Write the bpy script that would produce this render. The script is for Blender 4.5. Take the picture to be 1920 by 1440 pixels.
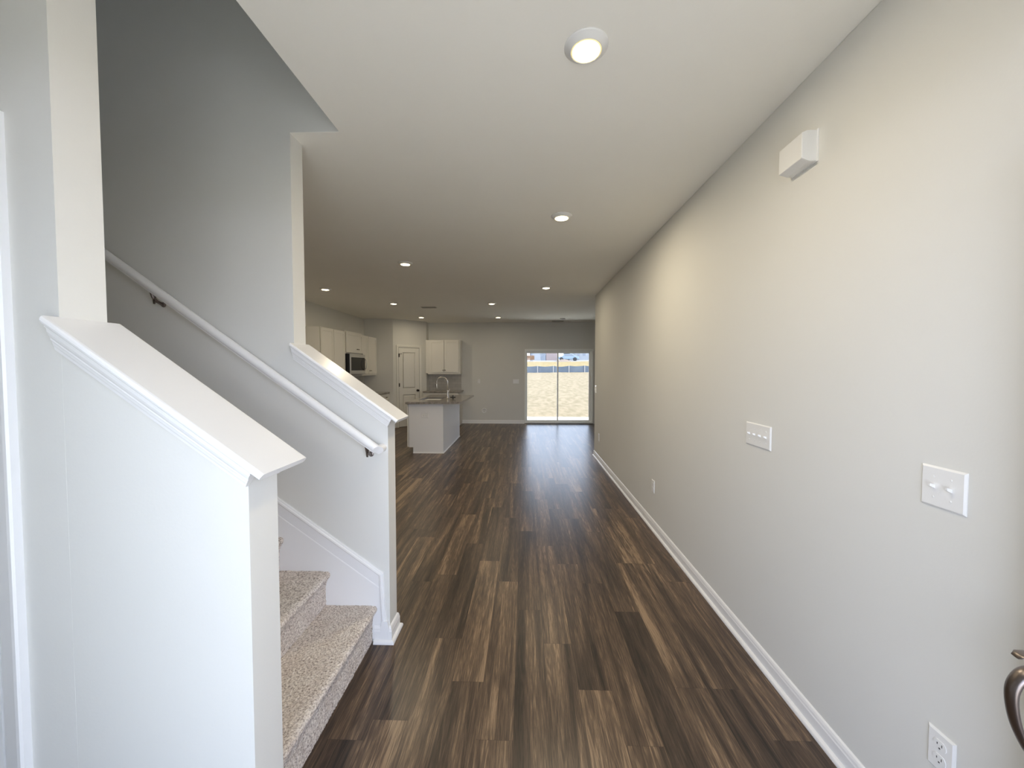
import bpy, bmesh, math, random
from mathutils import Vector, Matrix, Euler, noise

# ------------------------------------------------------------------ clearing
for o in list(bpy.data.objects):
    bpy.data.objects.remove(o, do_unlink=True)
scene = bpy.context.scene
C = scene.collection
PI = math.pi
random.seed(7)

# ------------------------------------------------------------------ camera
CAM_H, YAW, PITCH = 1.4972, 0.0329, 0.0351
cam_d = bpy.data.cameras.new('camera')
cam_d.sensor_fit = 'HORIZONTAL'; cam_d.sensor_width = 36.0; cam_d.lens = 13.5
cam_d.shift_y = -(720 - 716.2886) / 1920
cam_d.clip_start = 0.01; cam_d.clip_end = 400
cam = bpy.data.objects.new('camera', cam_d); C.objects.link(cam)
cam.location = (0, 0, CAM_H)
cam.rotation_euler = Euler((PI / 2 - PITCH, 0, YAW), 'XYZ')
scene.camera = cam

# ------------------------------------------------------------------ exposure, view
scene.view_settings.view_transform = 'Standard'
scene.view_settings.look = 'None'
scene.view_settings.gamma = 1.0
scene.view_settings.use_curve_mapping = False
scene.view_settings.exposure = 0.1
scene.cycles.max_bounces = 12
scene.cycles.diffuse_bounces = 8
scene.cycles.glossy_bounces = 5
scene.cycles.transmission_bounces = 8
scene.cycles.transparent_max_bounces = 12
scene.cycles.sample_clamp_indirect = 6.0
scene.cycles.caustics_reflective = False
scene.cycles.caustics_refractive = False

# ------------------------------------------------------------------ world sky
SKY_ZENITH, SKY_BACK, SKY_FRONT = 0.9, 5.8, 9.6      # strengths overhead, at the back horizon, at a front horizon raised to light the hall
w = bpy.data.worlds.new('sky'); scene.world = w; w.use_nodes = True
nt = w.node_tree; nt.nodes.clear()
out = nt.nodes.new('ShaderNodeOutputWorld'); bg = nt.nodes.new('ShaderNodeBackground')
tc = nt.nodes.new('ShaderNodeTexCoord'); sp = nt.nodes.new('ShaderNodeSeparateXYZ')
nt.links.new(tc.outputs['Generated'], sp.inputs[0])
def mrange(src, f0, f1, t0, t1):
    n = nt.nodes.new('ShaderNodeMapRange'); n.interpolation_type = 'SMOOTHSTEP'
    for k, v in zip(('From Min', 'From Max', 'To Min', 'To Max'), (f0, f1, t0, t1)): n.inputs[k].default_value = v
    nt.links.new(src, n.inputs['Value']); return n.outputs[0]
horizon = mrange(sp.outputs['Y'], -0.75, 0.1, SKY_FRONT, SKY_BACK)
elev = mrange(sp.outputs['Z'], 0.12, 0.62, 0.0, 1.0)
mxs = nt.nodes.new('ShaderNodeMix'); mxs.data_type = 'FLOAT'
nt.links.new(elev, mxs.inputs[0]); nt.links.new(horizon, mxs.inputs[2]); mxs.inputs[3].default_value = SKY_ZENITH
cr = nt.nodes.new('ShaderNodeValToRGB')
cr.color_ramp.elements[0].position = 0.0; cr.color_ramp.elements[0].color = (0.82, 0.855, 1.0, 1)
cr.color_ramp.elements[1].position = 0.7; cr.color_ramp.elements[1].color = (0.42, 0.62, 1.0, 1)
nt.links.new(sp.outputs['Z'], cr.inputs[0])
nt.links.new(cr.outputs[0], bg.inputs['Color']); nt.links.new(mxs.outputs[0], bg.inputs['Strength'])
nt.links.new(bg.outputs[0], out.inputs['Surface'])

# ------------------------------------------------------------------ sun
sd = bpy.data.lights.new('sun', 'SUN'); sd.energy = 11.5; sd.angle = math.radians(0.6); sd.color = (1.0, 0.95, 0.86)
sun = bpy.data.objects.new('sun', sd); C.objects.link(sun)
sun.rotation_euler = (math.radians(3), math.radians(45), 0)      # from the right side of the house, parallel to both doors
sun.location = (0, -10, 20)

# ------------------------------------------------------------------ light portals (daylight through the two doors)
def area(name, loc, rot, sx, sy, energy=1.0, color=(1, 1, 1), portal=False):
    d = bpy.data.lights.new(name, 'AREA'); d.shape = 'RECTANGLE'; d.size = sx; d.size_y = sy
    d.energy = energy; d.color = color
    if portal: d.cycles.is_portal = True
    o = bpy.data.objects.new(name, d); C.objects.link(o); o.location = loc; o.rotation_euler = rot
    return o
area('portal_front_door', (0.02, -0.22, 1.2), (PI / 2, 0, 0), 1.88, 2.5, portal=True)
area('portal_glass_door', (0.92, 10.60, 1.0), (-PI / 2, 0, 0), 1.9, 2.1, portal=True)

# ------------------------------------------------------------------ materials
def new_mat(name, col=(0.8, 0.8, 0.8), rough=0.5, metal=0.0, spec=0.5):
    m = bpy.data.materials.new(name); m.use_nodes = True
    b = m.node_tree.nodes['Principled BSDF']
    b.inputs['Base Color'].default_value = (*col, 1); b.inputs['Roughness'].default_value = rough
    b.inputs['Metallic'].default_value = metal; b.inputs['Specular IOR Level'].default_value = spec
    return m
def N(m, t, **k):
    n = m.node_tree.nodes.new(t)
    for a, v in k.items(): setattr(n, a, v)
    return n
def LK(m, a, b): m.node_tree.links.new(a, b)
def bsdf(m): return m.node_tree.nodes['Principled BSDF']
def coords(m, scale=(1, 1, 1)):
    t = N(m, 'ShaderNodeTexCoord'); mp = N(m, 'ShaderNodeMapping'); mp.inputs['Scale'].default_value = scale
    LK(m, t.outputs['Object'], mp.inputs['Vector']); return mp.outputs[0]
def bumped(m, scale, strength, dist=0.002, detail=3):
    n = N(m, 'ShaderNodeTexNoise'); n.inputs['Scale'].default_value = scale; n.inputs['Detail'].default_value = detail
    LK(m, coords(m), n.inputs['Vector'])
    b = N(m, 'ShaderNodeBump'); b.inputs['Strength'].default_value = strength; b.inputs['Distance'].default_value = dist
    LK(m, n.outputs['Fac'], b.inputs['Height']); LK(m, b.outputs[0], bsdf(m).inputs['Normal'])
    return n
def paint(name, col, rough, scale=140, strength=0.12, var=0.015):
    m = new_mat(name, col, rough)
    n = bumped(m, scale, strength, 0.0015)
    n2 = N(m, 'ShaderNodeTexNoise'); n2.inputs['Scale'].default_value = 2.2; LK(m, coords(m), n2.inputs['Vector'])
    mx = N(m, 'ShaderNodeMix', data_type='RGBA'); mx.inputs[6].default_value = (*[c * (1 - var) for c in col], 1)
    mx.inputs[7].default_value = (*[min(1, c * (1 + var)) for c in col], 1)
    LK(m, n2.outputs['Fac'], mx.inputs[0]); LK(m, mx.outputs[2], bsdf(m).inputs['Base Color'])
    return m
M = {}
M['wall'] = paint('greige_wall_paint', (0.70, 0.697, 0.665), 0.75)
M['ceiling'] = paint('flat_ceiling_paint', (0.93, 0.915, 0.86), 0.9, 90, 0.2)
M['trim'] = paint('white_trim_paint', (0.83, 0.83, 0.83), 0.32, 60, 0.03)
M['cabinet'] = paint('white_cabinet_paint', (0.80, 0.78, 0.73), 0.35, 60, 0.02)
M['door_paint'] = paint('white_door_paint', (0.80, 0.79, 0.75), 0.4, 60, 0.03)
M['plastic'] = new_mat('white_plastic', (0.80, 0.80, 0.79), 0.3)
M['glossy_plastic'] = new_mat('glossy_white_plastic', (0.86, 0.86, 0.85), 0.06)
M['dark_slot'] = new_mat('dark_slot', (0.05, 0.05, 0.05), 0.6)
M['nickel'] = new_mat('satin_nickel', (0.60, 0.58, 0.55), 0.28, 1.0)
M['dark_nickel'] = new_mat('dark_satin_nickel', (0.22, 0.19, 0.18), 0.32, 1.0)
M['bronze'] = new_mat('oil_rubbed_bronze', (0.05, 0.04, 0.035), 0.4, 0.8)
M['pull'] = new_mat('aged_nickel_pull', (0.20, 0.17, 0.14), 0.4, 0.9)
M['steel'] = new_mat('stainless_steel', (0.62, 0.62, 0.61), 0.3, 1.0)
M['black_glass'] = new_mat('black_glass', (0.012, 0.014, 0.015), 0.2, 0.0, 0.25)
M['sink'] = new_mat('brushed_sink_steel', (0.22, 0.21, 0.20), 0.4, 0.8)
M['black'] = new_mat('black_plastic', (0.012, 0.012, 0.014), 0.45)
M['vinyl'] = new_mat('white_vinyl_frame', (0.90, 0.91, 0.88), 0.4)
M['concrete'] = paint('pale_concrete', (0.78, 0.77, 0.74), 0.9, 30, 0.3, 0.05)
M['paving'] = paint('grey_road', (0.24, 0.24, 0.25), 0.9, 30, 0.3, 0.05)
M['vent'] = new_mat('grey_vent_metal', (0.40, 0.38, 0.35), 0.5)

m = new_mat('lit_diffuser', (1, 0.95, 0.85), 0.4)
bsdf(m).inputs['Emission Color'].default_value = (1.0, 0.84, 0.58, 1); bsdf(m).inputs['Emission Strength'].default_value = 12.0
M['lamp'] = m
m = new_mat('lit_diffuser_edge', (1, 0.9, 0.6), 0.4)
bsdf(m).inputs['Emission Color'].default_value = (1.0, 0.76, 0.30, 1); bsdf(m).inputs['Emission Strength'].default_value = 0.55
M['lamp_edge'] = m

m = bpy.data.materials.new('window_glass'); m.use_nodes = True        # clear pane: straight-through with a Fresnel reflection
nt = m.node_tree; nt.nodes.remove(nt.nodes['Principled BSDF'])
tr = N(m, 'ShaderNodeBsdfTransparent'); tr.inputs[0].default_value = (0.96, 0.98, 0.97, 1)
gl = N(m, 'ShaderNodeBsdfGlossy'); gl.inputs['Roughness'].default_value = 0.01
fr = N(m, 'ShaderNodeFresnel'); fr.inputs[0].default_value = 1.10; ms = N(m, 'ShaderNodeMixShader')
LK(m, fr.outputs[0], ms.inputs[0]); LK(m, tr.outputs[0], ms.inputs[1]); LK(m, gl.outputs[0], ms.inputs[2])
LK(m, ms.outputs[0], nt.nodes['Material Output'].inputs['Surface'])
M['glass'] = m

# granite
m = new_mat('speckled_granite', (0.3, 0.28, 0.26), 0.12)
v = N(m, 'ShaderNodeTexVoronoi'); v.inputs['Scale'].default_value = 95; LK(m, coords(m), v.inputs['Vector'])
n2 = N(m, 'ShaderNodeTexNoise'); n2.inputs['Scale'].default_value = 9; n2.inputs['Detail'].default_value = 5; LK(m, coords(m), n2.inputs['Vector'])
r = N(m, 'ShaderNodeValToRGB'); e = r.color_ramp.elements
e[0].position = 0.15; e[0].color = (0.05, 0.045, 0.04, 1); e[1].position = 0.75; e[1].color = (0.42, 0.38, 0.34, 1)
mx = N(m, 'ShaderNodeMath', operation='MULTIPLY_ADD'); mx.inputs[1].default_value = 0.55
LK(m, v.outputs['Color'], mx.inputs[0]); 
sc = N(m, 'ShaderNodeMath', operation='MULTIPLY'); sc.inputs[1].default_value = 0.5; LK(m, n2.outputs['Fac'], sc.inputs[0])
LK(m, sc.outputs[0], mx.inputs[2]); LK(m, mx.outputs[0], r.inputs[0]); LK(m, r.outputs[0], bsdf(m).inputs['Base Color'])
M['granite'] = m

# subway tile
m = new_mat('white_subway_tile', (0.7, 0.7, 0.68), 0.15)
b = N(m, 'ShaderNodeTexBrick'); t = N(m, 'ShaderNodeTexCoord'); s3 = N(m, 'ShaderNodeSeparateXYZ'); cb = N(m, 'ShaderNodeCombineXYZ')
LK(m, t.outputs['Object'], s3.inputs[0]); ad = N(m, 'ShaderNodeMath', operation='ADD')
LK(m, s3.outputs['X'], ad.inputs[0]); LK(m, s3.outputs['Y'], ad.inputs[1]); LK(m, ad.outputs[0], cb.inputs[0]); LK(m, s3.outputs['Z'], cb.inputs[1])
LK(m, cb.outputs[0], b.inputs['Vector'])
b.inputs['Color1'].default_value = (0.60, 0.58, 0.55, 1); b.inputs['Color2'].default_value = (0.50, 0.49, 0.46, 1); b.inputs['Mortar'].default_value = (0.36, 0.35, 0.34, 1)
b.inputs['Scale'].default_value = 1; b.inputs['Brick Width'].default_value = 0.152; b.inputs['Row Height'].default_value = 0.076; b.inputs['Mortar Size'].default_value = 0.002
LK(m, b.outputs['Color'], bsdf(m).inputs['Base Color'])
M['tile'] = m

# carpet
m = new_mat('beige_carpet', (0.4, 0.35, 0.3), 0.95, spec=0.1)
n1 = N(m, 'ShaderNodeTexNoise'); n1.inputs['Scale'].default_value = 120; n1.inputs['Detail'].default_value = 3; n1.inputs['Roughness'].default_value = 0.7
LK(m, coords(m), n1.inputs['Vector'])
r = N(m, 'ShaderNodeValToRGB'); e = r.color_ramp.elements
e[0].position = 0.34; e[0].color = (0.26, 0.22, 0.195, 1); e[1].position = 0.62; e[1].color = (0.88, 0.82, 0.76, 1)
e2 = r.color_ramp.elements.new(0.46); e2.color = (0.60, 0.54, 0.49, 1)
LK(m, n1.outputs['Fac'], r.inputs[0])
n3 = N(m, 'ShaderNodeTexNoise'); n3.inputs['Scale'].default_value = 14; LK(m, coords(m), n3.inputs['Vector'])
mm = N(m, 'ShaderNodeMix', data_type='RGBA', blend_type='MULTIPLY'); mm.inputs[0].default_value = 0.5
r3 = N(m, 'ShaderNodeValToRGB'); r3.color_ramp.elements[0].position = 0.35; r3.color_ramp.elements[0].color = (0.84, 0.80, 0.79, 1); r3.color_ramp.elements[1].position = 0.65
LK(m, n3.outputs['Fac'], r3.inputs[0]); LK(m, r.outputs[0], mm.inputs[6]); LK(m, r3.outputs[0], mm.inputs[7]); LK(m, mm.outputs[2], bsdf(m).inputs['Base Color'])
bp = N(m, 'ShaderNodeBump'); bp.inputs['Strength'].default_value = 0.7; bp.inputs['Distance'].default_value = 0.004
LK(m, n1.outputs['Fac'], bp.inputs['Height']); LK(m, bp.outputs[0], bsdf(m).inputs['Normal'])
M['carpet'] = m

# dry lawn
def grassy(name, c0, c1, scale):
    m = new_mat(name, c0, 0.95, spec=0.05)
    n1 = N(m, 'ShaderNodeTexNoise'); n1.inputs['Scale'].default_value = scale; n1.inputs['Detail'].default_value = 6
    LK(m, coords(m, (1, 0.35, 1)), n1.inputs['Vector'])
    r = N(m, 'ShaderNodeValToRGB'); r.color_ramp.elements[0].position = 0.36; r.color_ramp.elements[0].color = (*c0, 1)
    r.color_ramp.elements[1].position = 0.62; r.color_ramp.elements[1].color = (*c1, 1)
    LK(m, n1.outputs['Fac'], r.inputs[0]); LK(m, r.outputs[0], bsdf(m).inputs['Base Color'])
    return m
M['lawn'] = grassy('dry_lawn', (0.215, 0.183, 0.128), (0.285, 0.238, 0.175), 4.5)
M['slope_grass'] = grassy('yellow_slope_grass', (0.235, 0.19, 0.11), (0.285, 0.23, 0.135), 3.0)
M['silt'] = paint('black_silt_fabric', (0.095, 0.115, 0.14), 0.8, 8, 0.4, 0.12)
M['post'] = new_mat('pale_wood_post', (0.42, 0.39, 0.36), 0.8)
M['siding'] = new_mat('pale_siding', (0.19, 0.21, 0.24), 0.8)
M['pink_brick'] = new_mat('pinkish_brick', (0.24, 0.19, 0.18), 0.85)
M['white_siding'] = new_mat('white_siding', (0.26, 0.27, 0.28), 0.8)
M['house_window'] = new_mat('house_window', (0.10, 0.12, 0.15), 0.2)
M['orange'] = new_mat('orange_brown_wood', (0.20, 0.11, 0.055), 0.8)
M['car_blue'] = new_mat('blue_car_paint', (0.16, 0.22, 0.28), 0.3)
M['tyre'] = new_mat('rubber', (0.03, 0.03, 0.03), 0.8)
M['roofing'] = new_mat('grey_shingles', (0.2, 0.2, 0.21), 0.9)
M['mulch'] = new_mat('brown_earth', (0.20, 0.16, 0.14), 0.95)

# walnut vinyl plank: tone, warmth and grain offset per plank come from attributes on the plank faces
m = new_mat('walnut_vinyl_plank', (0.2, 0.15, 0.1), 0.4)
at = N(m, 'ShaderNodeAttribute', attribute_name='plank', attribute_type='GEOMETRY')
sx = N(m, 'ShaderNodeSeparateXYZ'); LK(m, at.outputs['Vector'], sx.inputs[0])
tcn = N(m, 'ShaderNodeTexCoord')
offs = N(m, 'ShaderNodeCombineXYZ')
mu = N(m, 'ShaderNodeMath', operation='MULTIPLY'); mu.inputs[1].default_value = 37.0; LK(m, sx.outputs['Y'], mu.inputs[0])
mu2 = N(m, 'ShaderNodeMath', operation='MULTIPLY'); mu2.inputs[1].default_value = 91.0; LK(m, sx.outputs['Z'], mu2.inputs[0])
LK(m, mu.outputs[0], offs.inputs[0]); LK(m, mu2.outputs[0], offs.inputs[1])
ad = N(m, 'ShaderNodeVectorMath', operation='ADD'); LK(m, tcn.outputs['Object'], ad.inputs[0]); LK(m, offs.outputs[0], ad.inputs[1])
def streak(scale, detail, rough, distort=0.0):
    mp = N(m, 'ShaderNodeMapping'); mp.inputs['Scale'].default_value = scale; LK(m, ad.outputs[0], mp.inputs['Vector'])
    n = N(m, 'ShaderNodeTexNoise'); n.inputs['Scale'].default_value = 1.0; n.inputs['Detail'].default_value = detail
    n.inputs['Roughness'].default_value = rough; n.inputs['Distortion'].default_value = distort
    LK(m, mp.outputs[0], n.inputs['Vector']); return n.outputs['Fac']
broad = streak((17, 0.8, 1), 2, 0.5, 0.6)            # wide light and dark bands along the board
mid = streak((70, 2.6, 1), 5, 0.7, 1.2)
fine = streak((420, 11, 1), 3, 0.75, 0.4)
# cathedral rings
mpw = N(m, 'ShaderNodeMapping'); mpw.inputs['Scale'].default_value = (16, 0.9, 1); LK(m, ad.outputs[0], mpw.inputs['Vector'])
nw = N(m, 'ShaderNodeTexNoise'); nw.inputs['Scale'].default_value = 1.0; nw.inputs['Detail'].default_value = 2.0; LK(m, mpw.outputs[0], nw.inputs['Vector'])
rg = N(m, 'ShaderNodeMath', operation='MULTIPLY'); rg.inputs[1].default_value = 105.0; LK(m, nw.outputs['Fac'], rg.inputs[0])
sn = N(m, 'ShaderNodeMath', operation='SINE'); LK(m, rg.outputs[0], sn.inputs[0])
def mad(a, k, c):
    n = N(m, 'ShaderNodeMath', operation='MULTIPLY_ADD'); n.inputs[1].default_value = k; LK(m, a, n.inputs[0])
    if isinstance(c, float): n.inputs[2].default_value = c
    else: LK(m, c, n.inputs[2])
    return n.outputs[0]
val = mad(broad, 1.15, -0.68)
val = mad(mid, 0.85, val)
val = mad(fine, 0.75, val)
val = mad(sn.outputs[0], 0.06, val)
val = mad(sx.outputs['X'], 1.25, val)                   # plank tone
r = N(m, 'ShaderNodeValToRGB'); e = r.color_ramp.elements
e[0].position = 0.30; e[0].color = (0.017, 0.0115, 0.009, 1)
e[1].position = 1.15; e[1].color = (0.31, 0.212, 0.130, 1)
q = r.color_ramp.elements.new(0.62); q.color = (0.068, 0.044, 0.030, 1)
q = r.color_ramp.elements.new(0.85); q.color = (0.150, 0.099, 0.062, 1)
LK(m, val, r.inputs[0])
LK(m, r.outputs[0], bsdf(m).inputs['Base Color'])
rr = mad(fine, 0.12, 0.27); LK(m, rr, bsdf(m).inputs['Roughness'])
bp = N(m, 'ShaderNodeBump'); bp.inputs['Strength'].default_value = 0.10; bp.inputs['Distance'].default_value = 0.0006
LK(m, fine, bp.inputs['Height']); LK(m, bp.outputs[0], bsdf(m).inputs['Normal'])
M['plank'] = m

# ------------------------------------------------------------------ object helpers
def base_of(parent):
    v = Vector((0, 0, 0)); p = parent
    while p is not None:
        v += p.location; p = p.parent
    return v
def link_mesh(name, verts, faces, mat, parent=None, smooth=False, bevel=0.0, local=False, seg=2, autosmooth=None):
    me = bpy.data.meshes.new(name)
    off = Vector((0, 0, 0)) if (local or parent is None) else base_of(parent)
    me.from_pydata([tuple(Vector(v) - off) for v in verts], [], faces)
    bm = bmesh.new(); bm.from_mesh(me); bmesh.ops.recalc_face_normals(bm, faces=bm.faces); bm.to_mesh(me); bm.free()
    if mat: me.materials.append(mat if not isinstance(mat, str) else M[mat])
    o = bpy.data.objects.new(name, me); C.objects.link(o)
    if parent is not None: o.parent = parent
    if smooth:
        for p in me.polygons: p.use_smooth = True
    if bevel > 0:
        b = o.modifiers.new('bevel', 'BEVEL'); b.width = bevel; b.segments = seg; b.limit_method = 'ANGLE'; b.angle_limit = math.radians(40)
        b.harden_normals = False
    return o
class MB:
    """collects shapes for ONE mesh"""
    def __init__(s): s.v = []; s.f = []
    def add(s, v, f):
        n = len(s.v); s.v += [tuple(a) for a in v]; s.f += [tuple(i + n for i in q) for q in f]; return s
    def box(s, x0, x1, y0, y1, z0, z1):
        x0, x1 = sorted((x0, x1)); y0, y1 = sorted((y0, y1)); z0, z1 = sorted((z0, z1))
        v = [(x, y, z) for x in (x0, x1) for y in (y0, y1) for z in (z0, z1)]
        return s.add(v, [(0, 1, 3, 2), (4, 6, 7, 5), (0, 4, 5, 1), (2, 3, 7, 6), (0, 2, 6, 4), (1, 5, 7, 3)])
    def prism(s, poly, a0, a1, axis='y'):
        """polygon (p,q) extruded along axis; axis y: (x,z); axis x: (y,z); axis z: (x,y)"""
        def mk(p, a):
            return {'y': (p[0], a, p[1]), 'x': (a, p[0], p[1]), 'z': (p[0], p[1], a)}[axis]
        n = len(poly); v = [mk(p, a0) for p in poly] + [mk(p, a1) for p in poly]
        f = [tuple(range(n)), tuple(range(2 * n - 1, n - 1, -1))] + [(i, (i + 1) % n, n + (i + 1) % n, n + i) for i in range(n)]
        return s.add(v, f)
    def tube(s, pts, rad, seg=12, cap=True):
        pts = [Vector(p) for p in pts]; n = len(pts)
        rs = rad if isinstance(rad, (list, tuple)) else [rad] * n
        ref = None; v = []; f = []
        for i in range(n):
            t = ((pts[min(i + 1, n - 1)] - pts[max(i - 1, 0)])).normalized()
            if ref is None:
                ref = t.orthogonal().normalized()
            ref = (ref - t * ref.dot(t)).normalized(); bi = t.cross(ref)
            for k in range(seg):
                a = 2 * PI * k / seg; v.append(pts[i] + (ref * math.cos(a) + bi * math.sin(a)) * rs[i])
        for i in range(n - 1):
            for k in range(seg):
                f.append((i * seg + k, i * seg + (k + 1) % seg, (i + 1) * seg + (k + 1) % seg, (i + 1) * seg + k))
        if cap: f += [tuple(range(seg))[::-1], tuple(range((n - 1) * seg, n * seg))]
        return s.add(v, f)
    def lathe(s, prof, origin, axis=(0, 0, 1), seg=32):
        """prof: (radius, height) along axis"""
        ax = Vector(axis).normalized(); u = ax.orthogonal().normalized(); w_ = ax.cross(u); o = Vector(origin)
        v = []; f = []
        for (r, h) in prof:
            for k in range(seg):
                a = 2 * PI * k / seg; v.append(o + ax * h + (u * math.cos(a) + w_ * math.sin(a)) * max(r, 1e-5))
        for i in range(len(prof) - 1):
            for k in range(seg):
                f.append((i * seg + k, i * seg + (k + 1) % seg, (i + 1) * seg + (k + 1) % seg, (i + 1) * seg + k))
        if prof[0][0] > 1e-4: f.append(tuple(range(seg))[::-1])
        if prof[-1][0] > 1e-4: f.append(tuple(range((len(prof) - 1) * seg, len(prof) * seg)))
        return s.add(v, f)
    def sweep(s, path, prof, mapf, closed=False):
        """path: 2D points; prof: closed polygon (n, c), n = offset to the left of the path in its plane, c = height out of it; mitred"""
        n = len(path); P = [Vector(p) for p in path]; rows = []
        for i in range(n):
            if closed or 0 < i < n - 1:
                d0 = (P[i] - P[i - 1]).normalized(); d1 = (P[(i + 1) % n] - P[i]).normalized()
                n0 = Vector((-d0.y, d0.x)); n1 = Vector((-d1.y, d1.x)); mt = (n0 + n1); mt = mt / max(mt.dot(n0), 0.2) if mt.length > 1e-6 else n0
            else:
                d = (P[1] - P[0]) if i == 0 else (P[-1] - P[-2]); d.normalize(); mt = Vector((-d.y, d.x))
            rows.append([mapf(P[i].x + mt.x * a, P[i].y + mt.y * a, c) for a, c in prof])
        k = len(prof); v = [p for r_ in rows for p in r_]; f = []
        for i in range(n if closed else n - 1):
            j = (i + 1) % n
            for q in range(k): f.append((i * k + q, i * k + (q + 1) % k, j * k + (q + 1) % k, j * k + q))
        if not closed: f += [tuple(range(k)), tuple(range((n - 1) * k, n * k))[::-1]]
        return s.add(v, f)
    def build(s, name, mat, parent=None, **k): return link_mesh(name, s.v, s.f, mat, parent, **k)
def tag(o, label=None, cat=None, group=None, kind=None):
    if label: o['label'] = label
    if cat: o['category'] = cat
    if group: o['group'] = group
    if kind: o['kind'] = kind
    return o
def thing(name, loc, label, cat, group=None, rotz=0.0):
    o = bpy.data.objects.new(name, None); C.objects.link(o); o.location = loc; o.rotation_euler = (0, 0, rotz)
    o.empty_display_size = 0.1
    return tag(o, label, cat, group)
def struct(o, label=None): return tag(o, label, None, None, 'structure')
def copy_tree(o, parent=None):
    c = o.copy(); C.objects.link(c); c.parent = parent
    for ch in [x for x in o.children]: copy_tree(ch, c)
    return c

# ================================================================== dimensions
H = 2.74
XR = 1.2016                       # right wall
XE, XF, XO = -0.7351, -1.2405, -0.9753   # knee-wall end, full-height wall end, ceiling opening edge
Y1A, Y1B, Y2A, Y2B = 0.9891, 1.1071, 2.0331, 2.1435
YB, YR = 10.42, 6.63              # back wall, end of the right wall
XK = -4.02                        # kitchen wall
SL = 0.712                        # slope of the knee walls
ZK = 1.251                        # top of the knee-wall framing at its end
TOP = 5.45

# ================================================================== floor of individual-looking planks (one mesh)
def build_floor():
    L, W_, X0 = 1.155, 0.15, -0.045
    joints = {-8: 5.076, -6: 3.337, -5: 1.475, -3: 2.069, -2: 1.778, -1: 1.493, 0: 3.489, 1: 2.046, 2: 1.749, 3: 2.643, 4: 2.335, 5: 2.931, 6: 1.774, 7: 1.529}
    tones = {(0, 0): -.10, (-1, 0): .10, (2, 0): .16, (6, 0): -.17, (-2, 1): .09, (-2, 2): -.12, (-3, 1): -.1, (-5, 0): -.14, (-1, 1): .08,
             (1, 1): .03, (3, 1): -.08, (-3, 0): .03, (4, 0): -.10, (7, 1): .05, (0, 1): -.06, (3, 2): -.09, (-4, 1): .02, (-2, 0): .04, (1, 0): .0}
    rng = random.Random(11); v = []; f = []; att = []
    xmin, xmax, ymin, ymax = -4.3, 3.7, -0.35, 10.5; g = 0.0004
    for k in range(math.floor((xmin - X0) / W_), math.ceil((xmax - X0) / W_)):
        x0, x1 = max(xmin, X0 + k * W_), min(xmax, X0 + (k + 1) * W_)
        j0 = joints.get(k, rng.uniform(1, 2.1))
        n0 = math.floor((ymin - j0) / L)
        for n in range(n0, n0 + 12):
            y0, y1 = max(ymin, j0 + n * L), min(ymax, j0 + (n + 1) * L)
            if y1 <= y0: continue
            idx = n + 1                                   # 0 = plank that ends at the listed joint
            tone = tones.get((k, idx), rng.gauss(0, 0.05)) if k in joints else rng.gauss(0, 0.055)
            b = len(v)
            v += [(x0 + g, y0 + g, 0), (x1 - g, y0 + g, 0), (x1 - g, y1 - g, 0), (x0 + g, y1 - g, 0)]
            f.append((b, b + 1, b + 2, b + 3)); att.append((tone, rng.random(), rng.random()))
    b = len(v)
    v += [(xmin, ymin, -0.0015), (xmax, ymin, -0.0015), (xmax, ymax, -0.0015), (xmin, ymax, -0.0015), (xmin, ymin, -0.15), (xmax, ymin, -0.15), (xmax, ymax, -0.15), (xmin, ymax, -0.15)]
    f += [(b, b + 1, b + 2, b + 3), (b + 4, b + 7, b + 6, b + 5), (b, b + 4, b + 5, b + 1), (b + 1, b + 5, b + 6, b + 2), (b + 2, b + 6, b + 7, b + 3), (b + 3, b + 7, b + 4, b)]
    att += [(-.5, 0, 0)] * 6
    me = bpy.data.meshes.new('floor'); me.from_pydata(v, [], f); me.materials.append(M['plank'])
    a = me.attributes.new('plank', 'FLOAT_VECTOR', 'FACE')
    for i, t in enumerate(att): a.data[i].vector = t
    o = bpy.data.objects.new('floor', me); C.objects.link(o)
    struct(o, 'dark walnut vinyl plank floor running the length of the house')
build_floor()

# ================================================================== ceiling (with the stair opening) and walls
c = MB()
c.box(XO, 3.75, -0.35, 10.6, H, H + 0.30)
c.box(-4.3, XO, Y2B, 10.6, H, H + 0.30)
c.box(-2.6, XO, -0.35, Y1A, H, H + 0.30)
c.box(XF, XO, Y1A, Y1B, H, H + 0.30)
c.box(XF, XO, Y2A, Y2B, H, H + 0.003)
struct(c.build('ceiling', 'ceiling'), 'flat off-white ceiling with recessed lights and a stair opening')

def knee_poly(x_end):
    def z(x): return ZK - (x - XE) * SL
    return [(-5.7, 0), (XE, 0), (XE, z(XE)), (XF, z(XF)), (XF, H + 0.0), (XF, H + 0.0032), (XO, H + 0.0032), (XO, TOP), (-5.7, TOP)]
struct(MB().prism(knee_poly(0), Y2A, Y2B).build('wall_stair_far', 'wall'), 'pale wall beyond the stairs stepping down to a sloped knee wall')
def near_poly():
    def z(x): return ZK - (x - XE) * SL
    return [(-5.7, 0), (XE, 0), (XE, z(XE)), (XF, z(XF)), (XF, H), (XF, H + 0.3005), (XO, H + 0.3005), (XO, TOP), (-5.7, TOP)]
struct(MB().prism(near_poly(), Y1A, Y1B).build('wall_stair_near', 'wall'), 'white wall and sloped knee wall nearest the camera')
MB().box(-5.76, -5.75, 1.2, 1.95, 3.9, 5.1).build('added_window_2', 'glass')['kind'] = 'structure'  # unseen upstairs window, added to let daylight into the stairwell
# narrow corner bead seen on the near wall
struct(MB().box(XF - 0.004, XF + 0.002, Y1A - 0.0003, Y1A + 0.001, 0.0, ZK - (XF - XE) * SL - 0.06).build('trim_1', 'wall'))
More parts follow.
